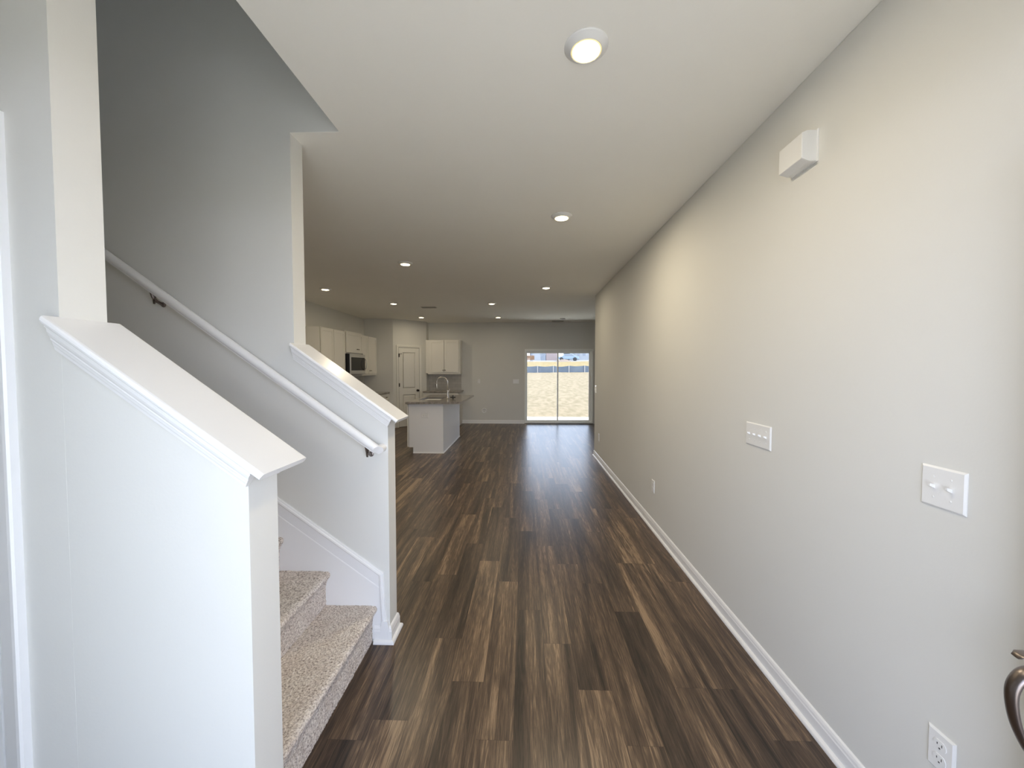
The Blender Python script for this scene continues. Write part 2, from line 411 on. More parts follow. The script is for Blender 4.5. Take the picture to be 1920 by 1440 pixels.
# upstairs shell around the stairwell
s = MB()
s.box(XO, XO + 0.1, Y1B, Y2A, H + 0.3, TOP)
s.box(-5.8, XO + 0.1, Y1A, Y2B, TOP, TOP + 0.1)
s.box(-5.8, -5.7, Y1A, Y2B, 0, 3.9); s.box(-5.8, -5.7, Y1A, Y2B, 5.1, TOP); s.box(-5.8, -5.7, Y1A, 1.2, 3.9, 5.1); s.box(-5.8, -5.7, 1.95, Y2B, 3.9, 5.1)
s.box(-5.7, -4.70, Y1B, Y2A, 2.92, 3.07)
struct(s.build('wall_upstairs', 'wall'), 'walls around the upper stairwell')

struct(MB().box(XR, XR + 0.12, -0.2, YR, 0, H).build('wall_right', 'wall', bevel=0.006, seg=3), 'long greige wall on the right of the hall')
struct(MB().box(XR + 0.12, 3.65, YR - 0.12, YR, 0, H).build('wall_living_front', 'wall'))
struct(MB().box(3.65, 3.75, YR - 0.12, YB + 0.15, 0, H).build('wall_living_right', 'wall'))
DX0, DX1, DZ = 0.0, 1.85, 2.02      # sliding door opening
wb = MB(); wb.box(-4.17, DX0, YB, YB + 0.15, 0, H); wb.box(DX1, 3.65, YB, YB + 0.15, 0, H); wb.box(DX0, DX1, YB, YB + 0.15, DZ, H)
struct(wb.build('wall_back', 'wall'), 'back wall with the sliding glass door')
struct(MB().box(-4.17, XK, Y2B, YB + 0.15, 0, H).build('wall_kitchen', 'wall'), 'kitchen wall behind the microwave')
struct(MB().prism([(XK, 9.52), (-3.29, 9.52), (-2.62, 10.19), (-2.62, YB), (XK, YB)], 0, H, 'z').build('wall_pantry', 'wall'), 'corner pantry wall set diagonally')
struct(MB().box(-2.6, -2.45, -0.35, Y1A, 0, H).build('wall_left', 'wall'))
wf = MB(); wf.box(-2.45, -0.90, -0.2, -0.05, 0, H); wf.box(0.94, XR, -0.2, -0.05, 0, H); wf.box(-0.90, 0.94, -0.2, -0.05, 2.28, H)  # opening made wider and taller than the door to admit more daylight
struct(wf.build('wall_front', 'wall'), 'front wall with the entry doorway')
wn = struct(bpy.data.objects.new('added_window_1', None), 'unseen sidelight window added beside the entry door to light the hall'); C.objects.link(wn); wn.location = (-0.90, -0.2, 0)  # unseen sidelight, added as a light source for the near walls
f = MB(); f.box(-0.90, -0.84, -0.19, -0.07, 0, 2.06); f.box(-0.09, -0.03, -0.19, -0.07, 0, 2.06); f.box(-0.84, -0.09, -0.19, -0.07, 0, 0.12); f.box(-0.84, -0.09, -0.19, -0.07, 2.0, 2.06)
f.box(-0.90, 0.94, -0.19, -0.07, 2.06, 2.10); f.build('window_frame', 'trim', wn); MB().box(-0.84, -0.09, -0.135, -0.129, 0.12, 2.0).build('glass', 'glass', wn)

# ================================================================== baseboards with shoe moulding
BB = [(0, 0), (0.028, 0), (0.028, 0.007), (0.025, 0.014), (0.019, 0.019), (0.0135, 0.0205), (0.0135, 0.064), (0.0115, 0.069), (0.0105, 0.078), (0.007, 0.087), (0.002, 0.0915), (0, 0.0915)]
def baseboard(name, path, label=None):
    o = MB().sweep(path, BB, lambda a, b, c_: (a, b, c_)).build(name, 'trim')
    return struct(o, label)
baseboard('baseboard_right', [(XR, 0.0), (XR, YR), (3.65, YR)], 'white baseboard along the right wall')
baseboard('baseboard_back', [(DX0 - 0.005, YB), (-1.70, YB)][::1], 'white baseboard along the back wall')
baseboard('baseboard_stair_far', [(-3.9, Y2B), (XE, Y2B), (XE, Y2A), (-0.82, Y2A)][::-1][::-1] and [(-0.82, Y2A), (XE, Y2A), (XE, Y2B), (-3.9, Y2B)][::-1], 'white baseboard wrapping the end of the far knee wall')
baseboard('baseboard_stair_near', [(-0.82, Y1B), (XE, Y1B), (XE, Y1A), (-1.37, Y1A)], 'white baseboard around the near knee wall')
baseboard('baseboard_pantry', [(-2.62, 10.19), (-2.70, 10.11)], None)

# ================================================================== knee-wall caps: bullnose board, bed moulding
def knee_cap(n, y0, y1, label):
    t = struct(bpy.data.objects.new('trim_%d' % n, None), label); C.objects.link(t); t.location = (XE, (y0 + y1) / 2, ZK)
    cosn = 1 / math.sqrt(1 + SL * SL); u = Vector((cosn, 0, -SL * cosn)); nn = Vector((SL * cosn, 0, cosn))
    o0 = Vector((XE, 0, ZK))
    s0 = (XF - XE) / cosn                       # length along the slope (negative going up)
    ov, th = 0.043, 0.019
    # board: cross-section (y, n) with bullnose edges, run along the slope
    def section(ya, yb, nn0):
        r = th / 2; pts = []
        for k in range(7): a = -PI / 2 - PI * k / 6; pts.append((ya + r + r * math.cos(a), nn0 + r + r * math.sin(a)))
        for k in range(7): a = PI / 2 - PI * k / 6; pts.append((yb - r + r * math.cos(a), nn0 + r + r * math.sin(a)))
        return pts
    def run(mb, prof, sa, sb, cut_vertical=False):
        def P(y, n_, s_):
            if cut_vertical:                   # end cut follows the vertical face of the full-height wall
                s_ = s_ + (-n_ * SL if s_ < s0 + 1e-4 and s_ >= s0 - 1e-4 else 0)
            q = o0 + u * s_ + nn * n_; return (q.x, y, q.z)
        k = len(prof); v = [P(y, n_, sa) for y, n_ in prof] + [P(y, n_, sb) for y, n_ in prof]
        f = [tuple(range(k)), tuple(range(2 * k - 1, k - 1, -1))] + [(i, (i + 1) % k, k + (i + 1) % k, k + i) for i in range(k)]
        mb.add(v, f)
    b = MB(); run(b, section(y0 - ov, y1 + ov, 0.0), s0, 0.070, True)
    b.build('cap_board', 'trim', t)
    # bed moulding on both faces, stopping at the wall end
    mp = [(0, 0), (0.034, 0), (0.034, -0.004), (0.030, -0.007), (0.029, -0.014), (0.026, -0.021), (0.0215, -0.027), (0.0215, -0.031), (0.0185, -0.034), (0.0165, -0.041), (0.0145, -0.045), (0.013, -0.052), (0.008, -0.054), (0, -0.054)]
    for side, name in ((-1, 'bed_moulding'), (1, 'bed_moulding')):
        yy = y0 if side < 0 else y1
        mb = MB(); k = len(mp)
        prof = [(yy + side * d, n_) for d, n_ in mp]
        # lower end cut square to the slope, upper end cut as a small return
        def P(y, n_, s_): q = o0 + u * s_ + nn * n_; return (q.x, y, q.z)
        v = [P(y, n_, s0 - n_ * SL) for y, n_ in prof] + [P(y, n_, 0.0385) for y, n_ in prof]
        f = [tuple(range(k)), tuple(range(2 * k - 1, k - 1, -1))] + [(i, (i + 1) % k, k + (i + 1) % k, k + i) for i in range(k)]
        mb.add(v, f); mb.build(name, 'trim', t)
    return t
knee_cap(2, Y1A, Y1B, 'white sloped cap with moulding on the near knee wall')
knee_cap(3, Y2A, Y2B, 'white sloped cap with moulding on the far knee wall')

# ================================================================== carpeted staircase
RUN, RISE, NST = 0.2565, 0.187, 15
def stair_profile(i):
    r = -0.829 - RUN * i; z0 = RISE * i + (0.012 if i else 0.0); zt = RISE * (i + 1) + 0.014
    return [(r - 0.004, z0), (r - 0.002, zt - 0.085), (r + 0.004, zt - 0.055), (r + 0.015, zt - 0.038), (r + 0.0235, zt - 0.026), (r + 0.025, zt - 0.015),
            (r + 0.019, zt - 0.005), (r + 0.007, zt - 0.001), (r - 0.006, zt), (r - RUN - 0.004, zt - 0.002)]
def resample(pts, step):
    out_ = []
    for a, b in zip(pts[:-1], pts[1:]):
        a = Vector(a); b = Vector(b); n = max(1, int((b - a).length / step))
        for k in range(n): out_.append(a.lerp(b, k / n))
    out_.append(Vector(pts[-1])); return out_
stair = thing('staircase', (-0.83, (Y1B + Y2A) / 2, 0), 'beige carpeted staircase climbing left between two sloped knee walls', 'stairs')
for i in range(NST):
    dense = i < 3
    pr = resample(stair_profile(i), 0.0034 if dense else 0.03)
    # corner rounding of the nosing by averaging
    for _ in range(3 if dense else 0):
        pr = [pr[0]] + [(pr[k - 1] + pr[k] * 2 + pr[k + 1]) / 4 for k in range(1, len(pr) - 1)] + [pr[-1]]
    ny = int((Y2A - Y1B) / (0.0042 if dense else 0.1)); v = []; f = []
    nrm = []
    for k in range(len(pr)):
        t = (pr[min(k + 1, len(pr) - 1)] - pr[max(k - 1, 0)]).normalized(); nrm.append(Vector((t.y, -t.x)))
    # profile runs upward then to -x: outward normal is to its right
    for k, p in enumerate(pr):
        n_ = nrm[k]
        for j in range(ny + 1):
            y = Y1B + 0.001 + (Y2A - Y1B - 0.002) * j / ny
            d = 0.0
            if dense:
                q = Vector((p.x * 120, y * 120, p.y * 120))
                d = 0.0030 * noise.noise(q) + 0.0022 * noise.noise(q * 2.3) + 0.002 * noise.noise(q * 0.18)
                d2 = 0.002 * noise.noise(q * 1.7 + Vector((9, 4, 2)))
                v.append((p.x + n_.x * d, min(max(y + d2, Y1B + .001), Y2A - .001), max(p.y + n_.y * d, 0.0)))
            else: v.append((p.x, y, p.y))
    for k in range(len(pr) - 1):
        for j in range(ny):
            a = k * (ny + 1) + j; f.append((a, a + 1, a + ny + 2, a + ny + 1))
    o = link_mesh('step', v, f, M['carpet'], stair, smooth=True)

# skirt board on the far wall of the stairs
def skirt():
    y = Y2A - 0.0005
    def mp(a, b, c_): return (a, y - c_, b)
    t = struct(bpy.data.objects.new('trim_4', None), 'white sloped skirt moulding above the carpeted steps'); C.objects.link(t); t.location = (XE, Y2A, 0)
    sk = 0.708
    def zt(x, z0): return z0 - (x + 0.766) * sk
    top = [(-4.6, zt(-4.6, 0.386)), (-0.766, 0.386), (-0.752, 0.10)]
    # base cap moulding with two beads, path travelled down the slope: left normal = upward
    pr = [(0, 0), (0, 0.006), (-0.003, 0.009), (-0.006, 0.006), (-0.009, 0.007), (-0.013, 0.0125), (-0.020, 0.0135), (-0.026, 0.010), (-0.028, 0.004), (-0.028, 0)]
    MB().sweep(top, pr, mp).build('base_cap', 'trim', t)
    line = [(-4.6, zt(-4.6, 0.288)), (-0.785, 0.300), (-0.772, 0.297)]
    MB().sweep(line, [(0, 0), (0, 0.0035), (-0.005, 0.0045), (-0.007, 0.002), (-0.007, 0)], mp).build('bead', 'trim', t)
    poly = [(-4.6, zt(-4.6, 0.376)), (-0.776, 0.376), (-0.766, 0.09), (-0.83, 0.0), (-4.6, zt(-4.6, 0.0))]
    MB().prism(poly, Y2A - 0.003, Y2A - 0.0002).build('skirt_board', 'trim', t)
    # flared foot where the leg meets the baseboard
    ft = MB(); ft.prism([(-0.784, 0.02), (-0.737, 0.02), (-0.737, 0.085), (-0.745, 0.12), (-0.775, 0.12), (-0.784, 0.085)], Y2A - 0.015, Y2A - 0.0002)
    ft.build('foot_block', 'trim', t)
skirt()

# ================================================================== handrail
hr = thing('handrail', (-0.78, 1.965, 1.083), 'white round handrail sloping down the wall above the stairs', 'handrail')
A = Vector((-0.765, 1.965, 1.072)); B = Vector((-4.9, 1.965, 1.072 + (4.9 - 0.765) * 0.7145))
rl = MB()
dr = (B - A).normalized(); up = Vector((-dr.z, 0, dr.x)); up = up if up.z > 0 else -up; sd_ = Vector((0, 1, 0))
prof = []
for k in range(25):                       # round grip with a flat grooved underside
    a = math.radians(-50 + 280 * k / 24); prof.append((0.0225 * math.cos(a), 0.0225 * math.sin(a)))
prof += [(-0.0145, -0.021), (-0.008, -0.021), (-0.008, -0.0185), (0.008, -0.0185), (0.008, -0.021), (0.0145, -0.021)]
k = len(prof); v = [A + sd_ * a + up * b for a, b in prof] + [B + sd_ * a + up * b for a, b in prof]
# mitred lower end
v = [p + dr * (0.0 - (p.y - A.y) * 0.7) if i < k else p for i, p in enumerate(v)]
rl.add(v, [tuple(range(k)), tuple(range(2 * k - 1, k - 1, -1))] + [(i, (i + 1) % k, k + (i + 1) % k, k + i) for i in range(k)])
rl.build('rail', 'trim', hr)
rt = MB(); v = []
for s_ in (0, 1):
    for a, b in prof:
        # return piece: same section turned to run into the wall
        c0 = A + up * b + dr * (a) 
        v.append(c0 + Vector((0, (-a * 1.0) if s_ == 0 else (Y2A - 0.0005 - A.y), 0)) + dr * (-0.0))
rt.add(v, [tuple(range(k)), tuple(range(2 * k - 1, k - 1, -1))] + [(i, (i + 1) % k, k + (i + 1) % k, k + i) for i in range(k)])
rt.build('wall_return', 'trim', hr)
for xx in (-0.815, -1.945, -3.1):
    s_ = (xx - A.x) / dr.x; p = A + dr * s_ - up * 0.0205
    bk = MB()
    bk.prism([(-0.035, -0.0015), (0.035, -0.0015), (0.035, 0.0015), (-0.035, 0.0015)], -0.010, 0.010, 'y')
    rot = Matrix(((dr.x, 0, up.x), (0, 1, 0), (dr.z, 0, up.z)))
    bk.v = [tuple(rot @ Vector(q) + p) for q in bk.v]
    wp = Vector((p.x, Y2A, p.z - 0.055))
    bk.tube([p, p + Vector((0, 0.010, -0.028)), p + Vector((0, 0.03, -0.045)), wp + Vector((0, -0.006, 0))], [0.008, 0.0075, 0.0075, 0.009], 10)
    bk.prism([(p.x - 0.012, p.z - 0.002), (p.x + 0.012, p.z - 0.002), (p.x + 0.004, p.z - 0.06), (p.x - 0.004, p.z - 0.06)], p.y + 0.012, p.y + 0.017, 'y')
    bk.lathe([(0.014, 0), (0.014, 0.003), (0.012, 0.006), (0.008, 0.008)], wp + Vector((0, 0, 0)), (0, -1, 0), 20)
    tag(bk.build('bracket', 'dark_nickel', hr, smooth=False), 'satin nickel bracket')

# ================================================================== wall plates
def on_right(y, z):            # local frame on the right wall: u runs toward +y, facing -x
    return lambda a, b, c_: (XR - c_, y + a, z + b)
def on_back(x, z):             # facing -y
    return lambda a, b, c_: (x + a, YB - c_, z + b)
def on_plane_y(x, y, z): return lambda a, b, c_: (x + a, y - c_, z + b)
def plate_mb(mp, w_, h_, d=0.006, ch=0.005):
    mb = MB(); v = []
    for (iw, c_) in ((0, 0), (0, d * 0.35), (ch, d)):
        for sx_, sy_ in ((-1, -1), (1, -1), (1, 1), (-1, 1)): v.append(mp(sx_ * (w_ / 2 - iw), sy_ * (h_ / 2 - iw), c_))
    f = [(0, 1, 2, 3), (8, 9, 10, 11)]
    for r_ in (0, 4):
        for k_ in range(4): f.append((r_ + k_, r_ + (k_ + 1) % 4, r_ + 4 + (k_ + 1) % 4, r_ + 4 + k_))
    return mb.add(v, f)
def boxm(mb, mp, a0, a1, b0, b1, c0, c1):
    v = [mp(a, b, c_) for a in (a0, a1) for b in (b0, b1) for c_ in (c0, c1)]
    return mb.add(v, [(0, 1, 3, 2), (4, 6, 7, 5), (0, 4, 5, 1), (2, 3, 7, 6), (0, 2, 6, 4), (1, 5, 7, 3)])
def switch(mp, base, gangs, label, pitch=0.046, height=0.118, ups=None):
    t = thing('light_switch', base, label, 'light switch')
    w_ = 0.07 + pitch * (gangs - 1) + (0.003 if gangs == 2 else 0)
    plate_mb(mp, w_, height).build('cover_plate', 'plastic', t)
    for g_ in range(gangs):
        a = (g_ - (gangs - 1) / 2) * pitch; mb = MB()
        up_ = 1 if (ups is None or ups[g_]) else -1
        # toggle lever: wedge pointing up or down
        v = [mp(a - .0045, -.005, .006), mp(a + .0045, -.005, .006), mp(a + .0045, .006, .006), mp(a - .0045, .006, .006),
             mp(a - .0032, up_ * .006 - .004, .019), mp(a + .0032, up_ * .006 - .004, .019), mp(a + .0032, up_ * .006 + .004, .019), mp(a - .0032, up_ * .006 + .004, .019)]
        mb.add(v, [(0, 1, 2, 3), (7, 6, 5, 4), (0, 4, 5, 1), (1, 5, 6, 2), (2, 6, 7, 3), (3, 7, 4, 0)])
        mb.build('toggle', 'plastic', t, bevel=0.0008)
        for zz in (.030, -.030):
            sc_ = MB(); o_ = Vector(mp(a, zz, .0055)); n_ = (Vector(mp(0, 0, 1)) - Vector(mp(0, 0, 0)))
            sc_.lathe([(0.0032, 0), (0.0032, 0.001), (0.002, 0.0016)], o_, n_, 12)
            sc_.build('screw', 'plastic', t)
    return t
def outlet(mp, base, label, w_=0.072, h_=0.116, horizontal=False):
    t = thing('wall_outlet', base, label, 'outlet')
    f_ = (lambda a, b, c_: mp(b, a, c_)) if horizontal else mp
    plate_mb(f_, w_, h_).build('cover_plate', 'plastic', t)
    for zc in (0.0205, -0.0205):
        mb = MB(); n_ = 24; ring = []
        for k_ in range(n_):
            a = 2 * PI * k_ / n_; px_ = 0.0172 * math.cos(a); pz_ = max(-0.0142, min(0.0142, 0.0172 * math.sin(a))); ring.append((px_, pz_ + zc))
        v = [f_(p[0], p[1], 0.0055) for p in ring] + [f_(p[0], p[1], 0.0078) for p in ring]
        mb.add(v, [tuple(range(n_)), tuple(range(2 * n_ - 1, n_ - 1, -1))] + [(i, (i + 1) % n_, n_ + (i + 1) % n_, n_ + i) for i in range(n_)])
        rc = mb.build('receptacle', 'plastic', t)
        sl = MB()
        boxm(sl, f_, -0.0072, -0.0052, zc - 0.001, zc + 0.007, 0.0074, 0.0081)
        boxm(sl, f_, 0.0052, 0.0072, zc - 0.000, zc + 0.006, 0.0074, 0.0081)
        boxm(sl, f_, -0.002, 0.002, zc - 0.010, zc - 0.006, 0.0074, 0.0081)
        sl.build('slots', 'dark_slot', rc)
    return t
switch(on_right(1.129, 1.153), (XR, 1.129, 1.153), 2, 'white double toggle light switch on the right wall nearest the camera', 0.046, 0.119, [True, True])
switch(on_right(2.003, 1.153), (XR, 2.003, 1.153), 4, 'white four-toggle light switch plate on the right wall', 0.046, 0.119)
outlet(on_right(1.107, 0.392), (XR, 1.107, 0.392), 'white outlet low on the right wall, nearest the camera at the bottom of the photo')
outlet(on_right(3.59, 0.40), (XR, 3.59, 0.40), 'white outlet low on the right wall, about midway along the hall')
outlet(on_right(6.21, 0.385), (XR, 6.21, 0.385), 'white outlet low on the right wall just before its far corner')
outlet(on_back(-1.244, 1.15), (-1.244, YB, 1.15), 'small plate-covered outlet on the back wall between the tall cabinet and sliding door')
switch(on_back(-0.235, 1.145), (-0.235, YB, 1.145), 3, 'white three-toggle switch plate left of the sliding glass door')
# bright rocker plate near the far end of the right wall
t = thing('rocker_switch', (XR, 6.52, 1.15), 'bright white rocker switch plate at the far end of the right wall', 'light switch')
plate_mb(on_right(6.52, 1.15), 0.118, 0.118).build('cover_plate', 'glossy_plastic', t)
for a in (-0.025, 0.025):
    mb = MB(); boxm(mb, on_right(6.52, 1.15), a - .018, a + .018, 0.004, 0.04, .005, .011); boxm(mb, on_right(6.52, 1.15), a - .018, a + .018, -0.04, -0.004, .005, .011)
    mb.build('rocker', 'glossy_plastic', t, bevel=0.001)

# ================================================================== door chime box high on the right wall
t = thing('door_chime', (XR, 1.72, 2.35), 'white box-shaped door chime cover mounted high on the right wall', 'door chime')
ch = MB(); y0, y1, z0, z1 = 1.647, 1.79, 2.35, 2.475
xf = XR - 0.066
# cover: box with chamfered top and bottom front corners
ch.prism([(XR - 0.004, z0), (XR - 0.030, z0), (xf, z0 + 0.012), (xf, z1 - 0.010), (XR - 0.045, z1), (XR - 0.004, z1)], y0, y1, 'y')
ch.build('cover', 'plastic', t, bevel=0.003, seg=3)
MB().box(XR - 0.006, XR, y0 - 0.004, y1 + 0.004, z0 - 0.003, z1 + 0.003).build('back_plate', 'plastic', t, bevel=0.001)

# ================================================================== recessed ceiling lights
def can_light(x, y, label, power, first=[None]):
    if first[0] is None:
        t = thing('ceiling_light', (x, y, H), label, 'ceiling light', None)
        o_ = Vector((x, y, H))
        MB().lathe([(0.084, 0.0), (0.084, 0.003), (0.080, 0.006), (0.066, 0.013), (0.0605, 0.020), (0.0585, 0.020), (0.0585, 0.012)], o_, (0, 0, -1), 48).build('trim_ring', 'plastic', t, smooth=True)
        MB().lathe([(0.0001, 0.027), (0.034, 0.0255), (0.050, 0.0215), (0.053, 0.0195), (0.053, 0.010)], o_, (0, 0, -1), 48).build('diffuser', 'lamp', t, smooth=True)
        MB().lathe([(0.0582, 0.0140), (0.0582, 0.0185), (0.0560, 0.0205), (0.0535, 0.0212), (0.0535, 0.0200)], o_, (0, 0, -1), 48).build('diffuser_edge', 'lamp_edge', t, smooth=True)
        first[0] = t
    else:
        t = copy_tree(first[0]); t.location = (x, y, H); t['label'] = label
    d = bpy.data.lights.new('downlight', 'AREA'); d.shape = 'DISK'; d.size = 0.11; d.energy = power; d.color = (1.0, 0.86, 0.62); d.spread = math.radians(180)
    lo = bpy.data.objects.new('downlight', d); C.objects.link(lo); lo.location = (x, y, H - 0.029)
    return t
LIGHTS = [
    (0.236, 1.535, 'large round recessed light in the hall ceiling, nearest the camera', 9.5),
    (0.300, 3.188, 'recessed hall light, second from the camera, over the plank floor', 15),
    (-1.406, 4.525, 'recessed light between the knee wall and kitchen, nearest on the kitchen side', 9),
    (-3.098, 5.917, 'leftmost recessed light, above the run of wall cabinets', 5),
    (0.326, 5.913, 'recessed light farthest to the right, in line with the sliding door', 7),
    (-2.484, 7.249, 'recessed kitchen light in front of the microwave', 5),
    (-0.625, 7.311, 'recessed light right of the island, nearer of the pair there', 5),
    (-2.483, 9.203, 'recessed light in front of the pantry door', 5),
    (-0.638, 9.263, 'recessed light nearest the back wall, right of the tall cabinet', 2.5)]
for x, y, lb, pw in LIGHTS: can_light(x, y, lb, pw)

t = thing('smoke_detector', (0.94, 9.61, H), 'small round white smoke detector on the ceiling near the sliding door', 'smoke detector')
MB().lathe([(0.068, 0), (0.068, 0.012), (0.060, 0.028), (0.045, 0.036), (0.0001, 0.038)], (0.94, 9.61, H), (0, 0, -1), 32).build('housing', 'plastic', t, smooth=True)
MB().lathe([(0.072, 0), (0.072, 0.006), (0.066, 0.006)], (0.94, 9.61, H), (0, 0, -1), 32).build('base_ring', 'plastic', t)
def ceil_vent(x, y, label, w_=0.30, h_=0.15):
    t = thing('ceiling_vent', (x, y, H), label, 'vent')
    fm = MB(); z1_ = H - 0.001; z0_ = H - 0.009
    fm.box(x - w_ / 2, x + w_ / 2, y - h_ / 2, y - h_ / 2 + 0.02, z0_, z1_); fm.box(x - w_ / 2, x + w_ / 2, y + h_ / 2 - 0.02, y + h_ / 2, z0_, z1_)
    fm.box(x - w_ / 2, x - w_ / 2 + 0.02, y - h_ / 2 + 0.02, y + h_ / 2 - 0.02, z0_, z1_); fm.box(x + w_ / 2 - 0.02, x + w_ / 2, y - h_ / 2 + 0.02, y + h_ / 2 - 0.02, z0_, z1_)
    fm.build('frame', 'vent', t)
    MB().box(x - w_ / 2 + .02, x + w_ / 2 - .02, y - h_ / 2 + .02, y + h_ / 2 - .02, H - 0.002, H - 0.0005).build('duct_opening', 'dark_slot', t)
    lv = MB()
    for k_ in range(6):
        yy = y - h_ / 2 + 0.03 + k_ * (h_ - 0.06) / 5; lv.prism([(yy, H - 0.003), (yy + 0.010, H - 0.010), (yy + 0.011, H - 0.009), (yy + 0.001, H - 0.002)], x - w_ / 2 + .02, x + w_ / 2 - .02, 'x')
    lv.build('louvers', 'vent', t)
ceil_vent(-1.944, 7.774, 'dark rectangular ceiling vent above the kitchen island')
ceil_vent(0.868, 10.14, 'slim dark ceiling vent right above the sliding door')

# ================================================================== recessed round wall box on the back wall
t = thing('wall_grommet', (-1.10, YB, 0.348), 'round white-rimmed opening low on the back wall with a dark centre', 'wall opening')
MB().lathe([(0.046, 0.0), (0.072, 0.0), (0.072, 0.004), (0.066, 0.008), (0.050, 0.008), (0.046, 0.003)], (-1.10, YB, 0.348), (0, -1, 0), 32).build('rim', 'plastic', t, smooth=True)
MB().lathe([(0.048, 0.0), (0.048, 0.0025)], (-1.10, YB, 0.348), (0, -1, 0), 32).build('opening', 'dark_slot', t)
MB().tube([(-1.105, YB - 0.002, 0.345), (-1.105, YB - 0.018, 0.335), (-1.10, YB - 0.02, 0.318)], 0.009, 10).build('pipe_stub', 'vent', t)

# ================================================================== sliding glass door
def sliding_door():
    t = struct(bpy.data.objects.new('door_1', None), 'white framed sliding glass door in the back wall, looking onto a dry lawn'); C.objects.link(t); t.location = (DX0, YB, 0)
    y0, y1 = YB - 0.022, YB + 0.11
    f = MB(); f.box(DX0, DX0 + 0.035, y0, y1, 0, DZ); f.box(DX1 - 0.035, DX1, y0, y1, 0, DZ); f.box(DX0 + .035, DX1 - .035, y0, y1, DZ - 0.055, DZ); f.box(DX0 + .035, DX1 - .035, y0, y1, 0, 0.045)
    f.build('door_frame', 'vinyl', t, bevel=0.003)
    MB().box(DX0 - .0, DX1, YB - 0.030, YB - 0.0225, 0, 0.012).build('threshold', 'dark_slot', t)
    def leaf(x0, x1, ya, yb, handle):
        sl, tp, bt = 0.034, 0.055, 0.048
        s_ = MB(); z0, z1 = 0.045, DZ - 0.055
        s_.box(x0, x0 + sl, ya, yb, z0, z1); s_.box(x1 - sl, x1, ya, yb, z0, z1); s_.box(x0 + sl, x1 - sl, ya, yb, z1 - tp, z1); s_.box(x0 + sl, x1 - sl, ya, yb, z0, z0 + bt)
        p = s_.build('sliding_panel' if handle else 'fixed_panel', 'vinyl', t, bevel=0.002)
        MB().box(x0 + sl, x1 - sl, (ya + yb) / 2 - 0.003, (ya + yb) / 2 + 0.003, z0 + bt, z1 - tp).build('glass', 'glass', p)
        if handle: MB().tube([(x1 - 0.017, ya, 0.93), (x1 - 0.017, ya - 0.03, 0.95), (x1 - 0.017, ya - 0.035, 1.05), (x1 - 0.017, ya - 0.03, 1.14), (x1 - 0.017, ya, 1.16)], 0.008, 8).build('handle', 'vinyl', p)
    leaf(0.035, 0.915, YB + 0.03, YB + 0.055, False)
    leaf(0.880, 1.775, YB + 0.062, YB + 0.087, False)
    MB().box(1.775, DX1 - 0.035, YB + 0.03, YB + 0.10, 0.045, DZ - 0.055).build('side_jamb', 'vinyl', t)
sliding_door()

# ================================================================== panel door helper (local: width along x, face at y=0 looking -y)
CAS = [(0, 0), (0, 0.006), (0.006, 0.010), (0.020, 0.012), (0.044, 0.016), (0.052, 0.016), (0.056, 0.012), (0.057, 0)]
def panel_door(parent, wd, ht, mat, th=0.035):
    v = MB(); st = 0.105
    rails = [(0, 0.22), (0.83, 0.98), (ht - 0.11, ht)]
    v.box(0, st, 0, th, 0.01, ht); v.box(wd - st, wd, 0, th, 0.01, ht)
    for a, b in rails: v.box(st, wd - st, 0, th, max(a, .01), b)
    v.box(st, wd - st, 0.009, th - 0.009, 0.2, ht - 0.1)
    d = v.build('slab', mat, parent, local=True)
    for a, b in ((0.22, 0.83), (0.98, ht - 0.11)):
        x0, x1 = st, wd - st
        p = MB(); q = []
        for (i, y) in ((0, 0.0), (0.008, 0.009), (0.030, 0.009), (0.045, 0.003)):
            q += [(x0 + i, y, a + i), (x1 - i, y, a + i), (x1 - i, y, b - i), (x0 + i, y, b - i)]
        f = []
        for r_ in range(3):
            for k_ in range(4): f.append((r_ * 4 + k_, r_ * 4 + (k_ + 1) % 4, r_ * 4 + 4 + (k_ + 1) % 4, r_ * 4 + 4 + k_))
        f.append((12, 13, 14, 15)); p.add(q, f); p.build('raised_panel', mat, d, local=True)
    return d
# pantry door on the diagonal wall
a45 = math.radians(45)
pd = struct(bpy.data.objects.new('door_2', None), 'white two-panel pantry door with dark knob on the diagonal wall'); C.objects.link(pd)
pd.location = (-3.29 + 0.148 * math.cos(a45), 9.52 + 0.148 * math.sin(a45), 0); pd.rotation_euler = (0, 0, a45)
off = MB(); PW, PH = 0.575, 2.025
slab_e = bpy.data.objects.new('door_leaf', None)
dl = panel_door(pd, PW, PH, 'door_paint'); dl.location = (0, -0.010, 0)
for o_ in [dl]: pass
# recessing is kept visual: leaf proud 1 cm of the wall skin, casing proud more
cs = MB().sweep([(-0.008, 0), (-0.008, PH + 0.008), (PW + 0.008, PH + 0.008), (PW + 0.008, 0)], [(n_, c_ + 0.006 if c_ else 0) for n_, c_ in CAS], lambda a, b, c_: (a, -c_, b))
cs.build('casing', 'door_paint', pd, local=True)
kn = MB(); kn.lathe([(0.030, 0), (0.030, 0.006), (0.012, 0.012), (0.011, 0.030), (0.024, 0.040), (0.028, 0.052), (0.022, 0.063), (0.0001, 0.067)], (PW - 0.058, -0.010, 0.925), (0, -1, 0), 24)
kn.build('knob', 'bronze', pd, local=True, smooth=True)
for z_ in (0.22, 1.08, 1.83):
    hg = MB(); hg.tube([(-0.002, -0.016, z_ - 0.045), (-0.002, -0.016, z_ + 0.045)], 0.008, 10); hg.box(-0.008, 0.022, -0.0125, -0.0105, z_ - 0.045, z_ + 0.045); hg.build('hinge', 'bronze', pd, local=True)
